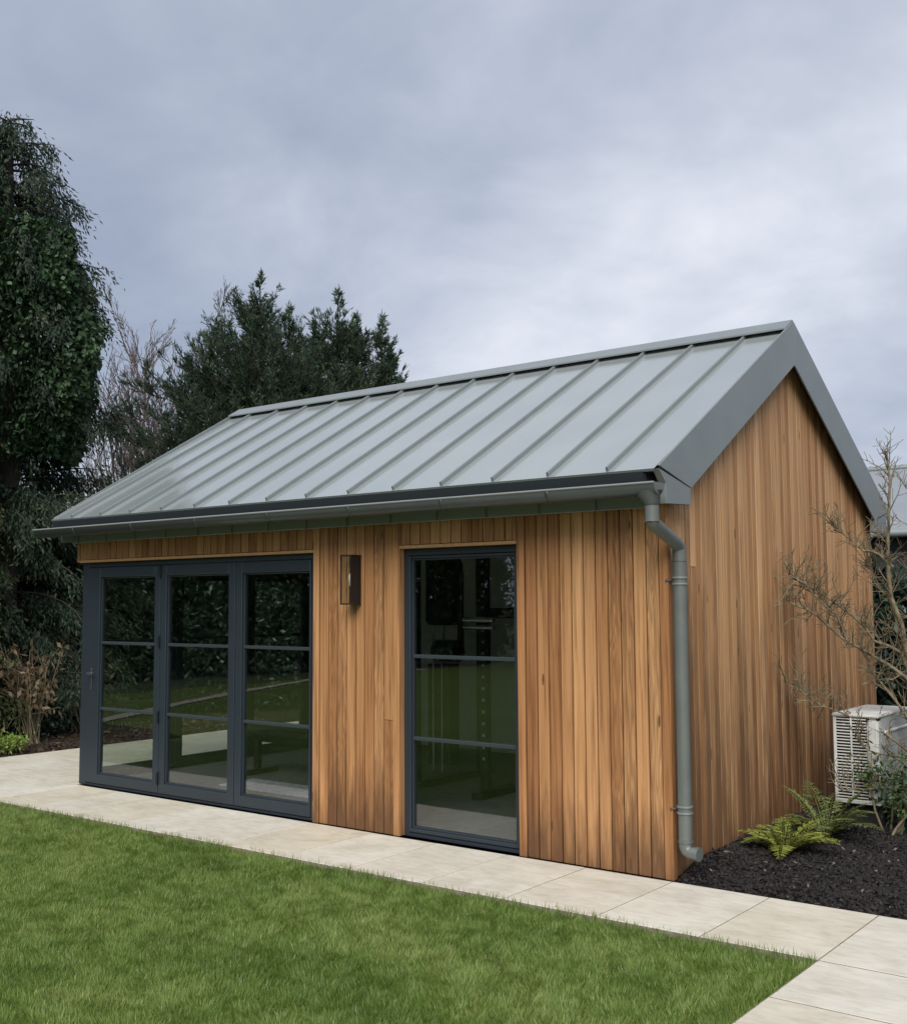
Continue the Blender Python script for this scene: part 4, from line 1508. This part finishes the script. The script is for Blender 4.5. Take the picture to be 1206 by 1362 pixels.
# --- bare lichen covered shrub reaching over the heat pump
bs = tag(empty('bare_shrub', (1.02, 2.5, 0.0)), 'bare spreading shrub with lichen covered twigs reaching across the gable', 'shrub')
lim = {
    'A': ([(1.02, 2.5, -0.05), (0.92, 2.45, 0.6), (0.80, 2.35, 1.14), (0.76, 2.28, 1.53), (0.72, 2.21, 1.92), (0.73, 2.18, 2.31), (0.76, 2.17, 2.59), (0.75, 2.14, 2.81)], 0.026),
    'B': ([(0.80, 2.35, 1.14), (0.76, 2.30, 1.31), (0.61, 2.18, 1.42), (0.47, 2.05, 1.61), (0.32, 1.92, 1.75), (0.12, 1.75, 1.9)], 0.015),
    'C': ([(0.90, 2.42, 0.85), (0.76, 2.32, 1.14), (0.58, 2.17, 1.3), (0.44, 2.05, 1.41), (0.32, 1.94, 1.53), (0.22, 1.85, 1.64), (0.08, 1.73, 1.73)], 0.017),
    'C2': ([(0.44, 2.05, 1.41), (0.39, 1.99, 1.59), (0.28, 1.89, 1.74), (0.18, 1.81, 1.84), (0.1, 1.73, 1.94)], 0.011),
    'D': ([(0.74, 2.22, 1.95), (0.65, 2.14, 2.05), (0.57, 2.08, 2.07), (0.48, 2.0, 2.18), (0.39, 1.92, 2.26)], 0.011),
    'E': ([(0.92, 2.45, 0.6), (0.76, 2.35, 0.83), (0.64, 2.24, 1.07), (0.57, 2.17, 1.15), (0.54, 2.13, 1.31)], 0.014),
    'F': ([(0.85, 2.4, 0.5), (0.62, 2.10, 0.78), (0.36, 1.93, 0.90), (0.24, 1.90, 0.93), (0.14, 1.83, 1.04), (0.05, 1.76, 1.12)], 0.009),
    'G': ([(0.95, 2.47, 0.4), (0.75, 2.2, 0.57), (0.63, 1.95, 0.62), (0.52, 1.90, 0.73)], 0.012),
    'H': ([(1.0, 2.5, 0.2), (0.74, 2.1, 0.36), (0.58, 1.85, 0.36), (0.45, 1.8, 0.34)], 0.013),
    'I': ([(0.95, 2.47, 0.5), (1.1, 2.2, 1.0), (1.15, 2.1, 1.6), (1.2, 2.0, 2.2)], 0.02),
    'J': ([(0.80, 2.35, 1.14), (0.92, 2.25, 1.6), (0.95, 2.2, 2.1), (0.93, 2.1, 2.5)], 0.014),
    'K': ([(0.78, 2.3, 1.4), (0.68, 2.3, 1.7), (0.60, 2.25, 1.85), (0.55, 2.2, 2.0)], 0.011),
}
O = np.array((1.02, 2.5, 0.0))
for k, (pts, r) in lim.items():
    mb = MB()
    pts = [np.array(p) - O for p in pts]
    n_ = len(pts) - 1
    fine = []
    for i in range(n_):
        for t_ in (0, 0.5):
            fine.append(pts[i] + (pts[i + 1] - pts[i]) * t_ + (rng.normal(0, 0.008, 3) if i else 0))
    fine.append(pts[-1])
    m_ = len(fine) - 1
    mb.tube(fine, [r * (1 - 0.72 * i / m_) for i in range(m_ + 1)], 6, cap=False)
    for i in range(1 if n_ > 3 else 2, m_ + 1):
        for q in range(4):
            dd = unit(fine[i] - fine[i - 1])
            d = dd * 0.5 + rng.normal(0, 0.6, 3) + np.array([0, 0, 0.55])
            p0 = fine[i - 1] + (fine[i] - fine[i - 1]) * rng.uniform()
            if (p0 + O)[0] < 0.16:
                d[0] = abs(d[0]) * 0.6
            grow(mb, p0, d, rng.uniform(0.09, 0.28), 0.006, 1, 5, (25, 65), 0.16, 0.05, 4, 0.5)
    mb.build('branch', 'bark_lichen', bs)

small_shrub('evergreen_shrub', (0.74, 1.98, 0.05), 0.6, 0.055, 7, 800, 0.05, 'hedge_leaf', 'small dark evergreen shrub in front of the heat pump', 0.35, -0.1, 0.45)
lg = MB().tube([(0.62, 2.50, 0.16), (0.9, 2.42, 0.17), (1.35, 2.30, 0.15)], [0.085, 0.09, 0.08], 12).build('log', 'weathered_log')
tag(lg, 'weathered grey log lying on the mulch behind the ferns', 'log')

# ------------------------------------------------------------------ outbuilding behind
ob = tag(empty('outbuilding', (-1.0, 10.5, 0)), 'grey outbuilding with pale metal roof showing beyond the gable', 'building')


def opart(mb, name, mat, bevel=0.0):
    o = mb.build(name, mat, ob, bevel)
    o.location = (1.0, -10.5, 0)
    return o


opart(MB().box(-3.2, 7, 9.5, 14, 0, 2.55), 'wall', 'far_wall')
rf = opart(MB().prism([(9.2, 2.56), (9.2, 2.66), (11.7, 3.76), (14.3, 2.66), (14.3, 2.56)], 'x', -3.5, 7.3), 'roof', 'far_metal')
mb = MB().tube([(-3.5, 11.7, 3.77), (7.3, 11.7, 3.77)], 0.05, 8)
o = mb.build('ridge', 'fascia_metal', rf)
mb = MB().tube([(-3.5, 9.15, 2.6), (7.3, 9.15, 2.6)], 0.06, 8)
o = mb.build('gutter', 'fascia_metal', rf)
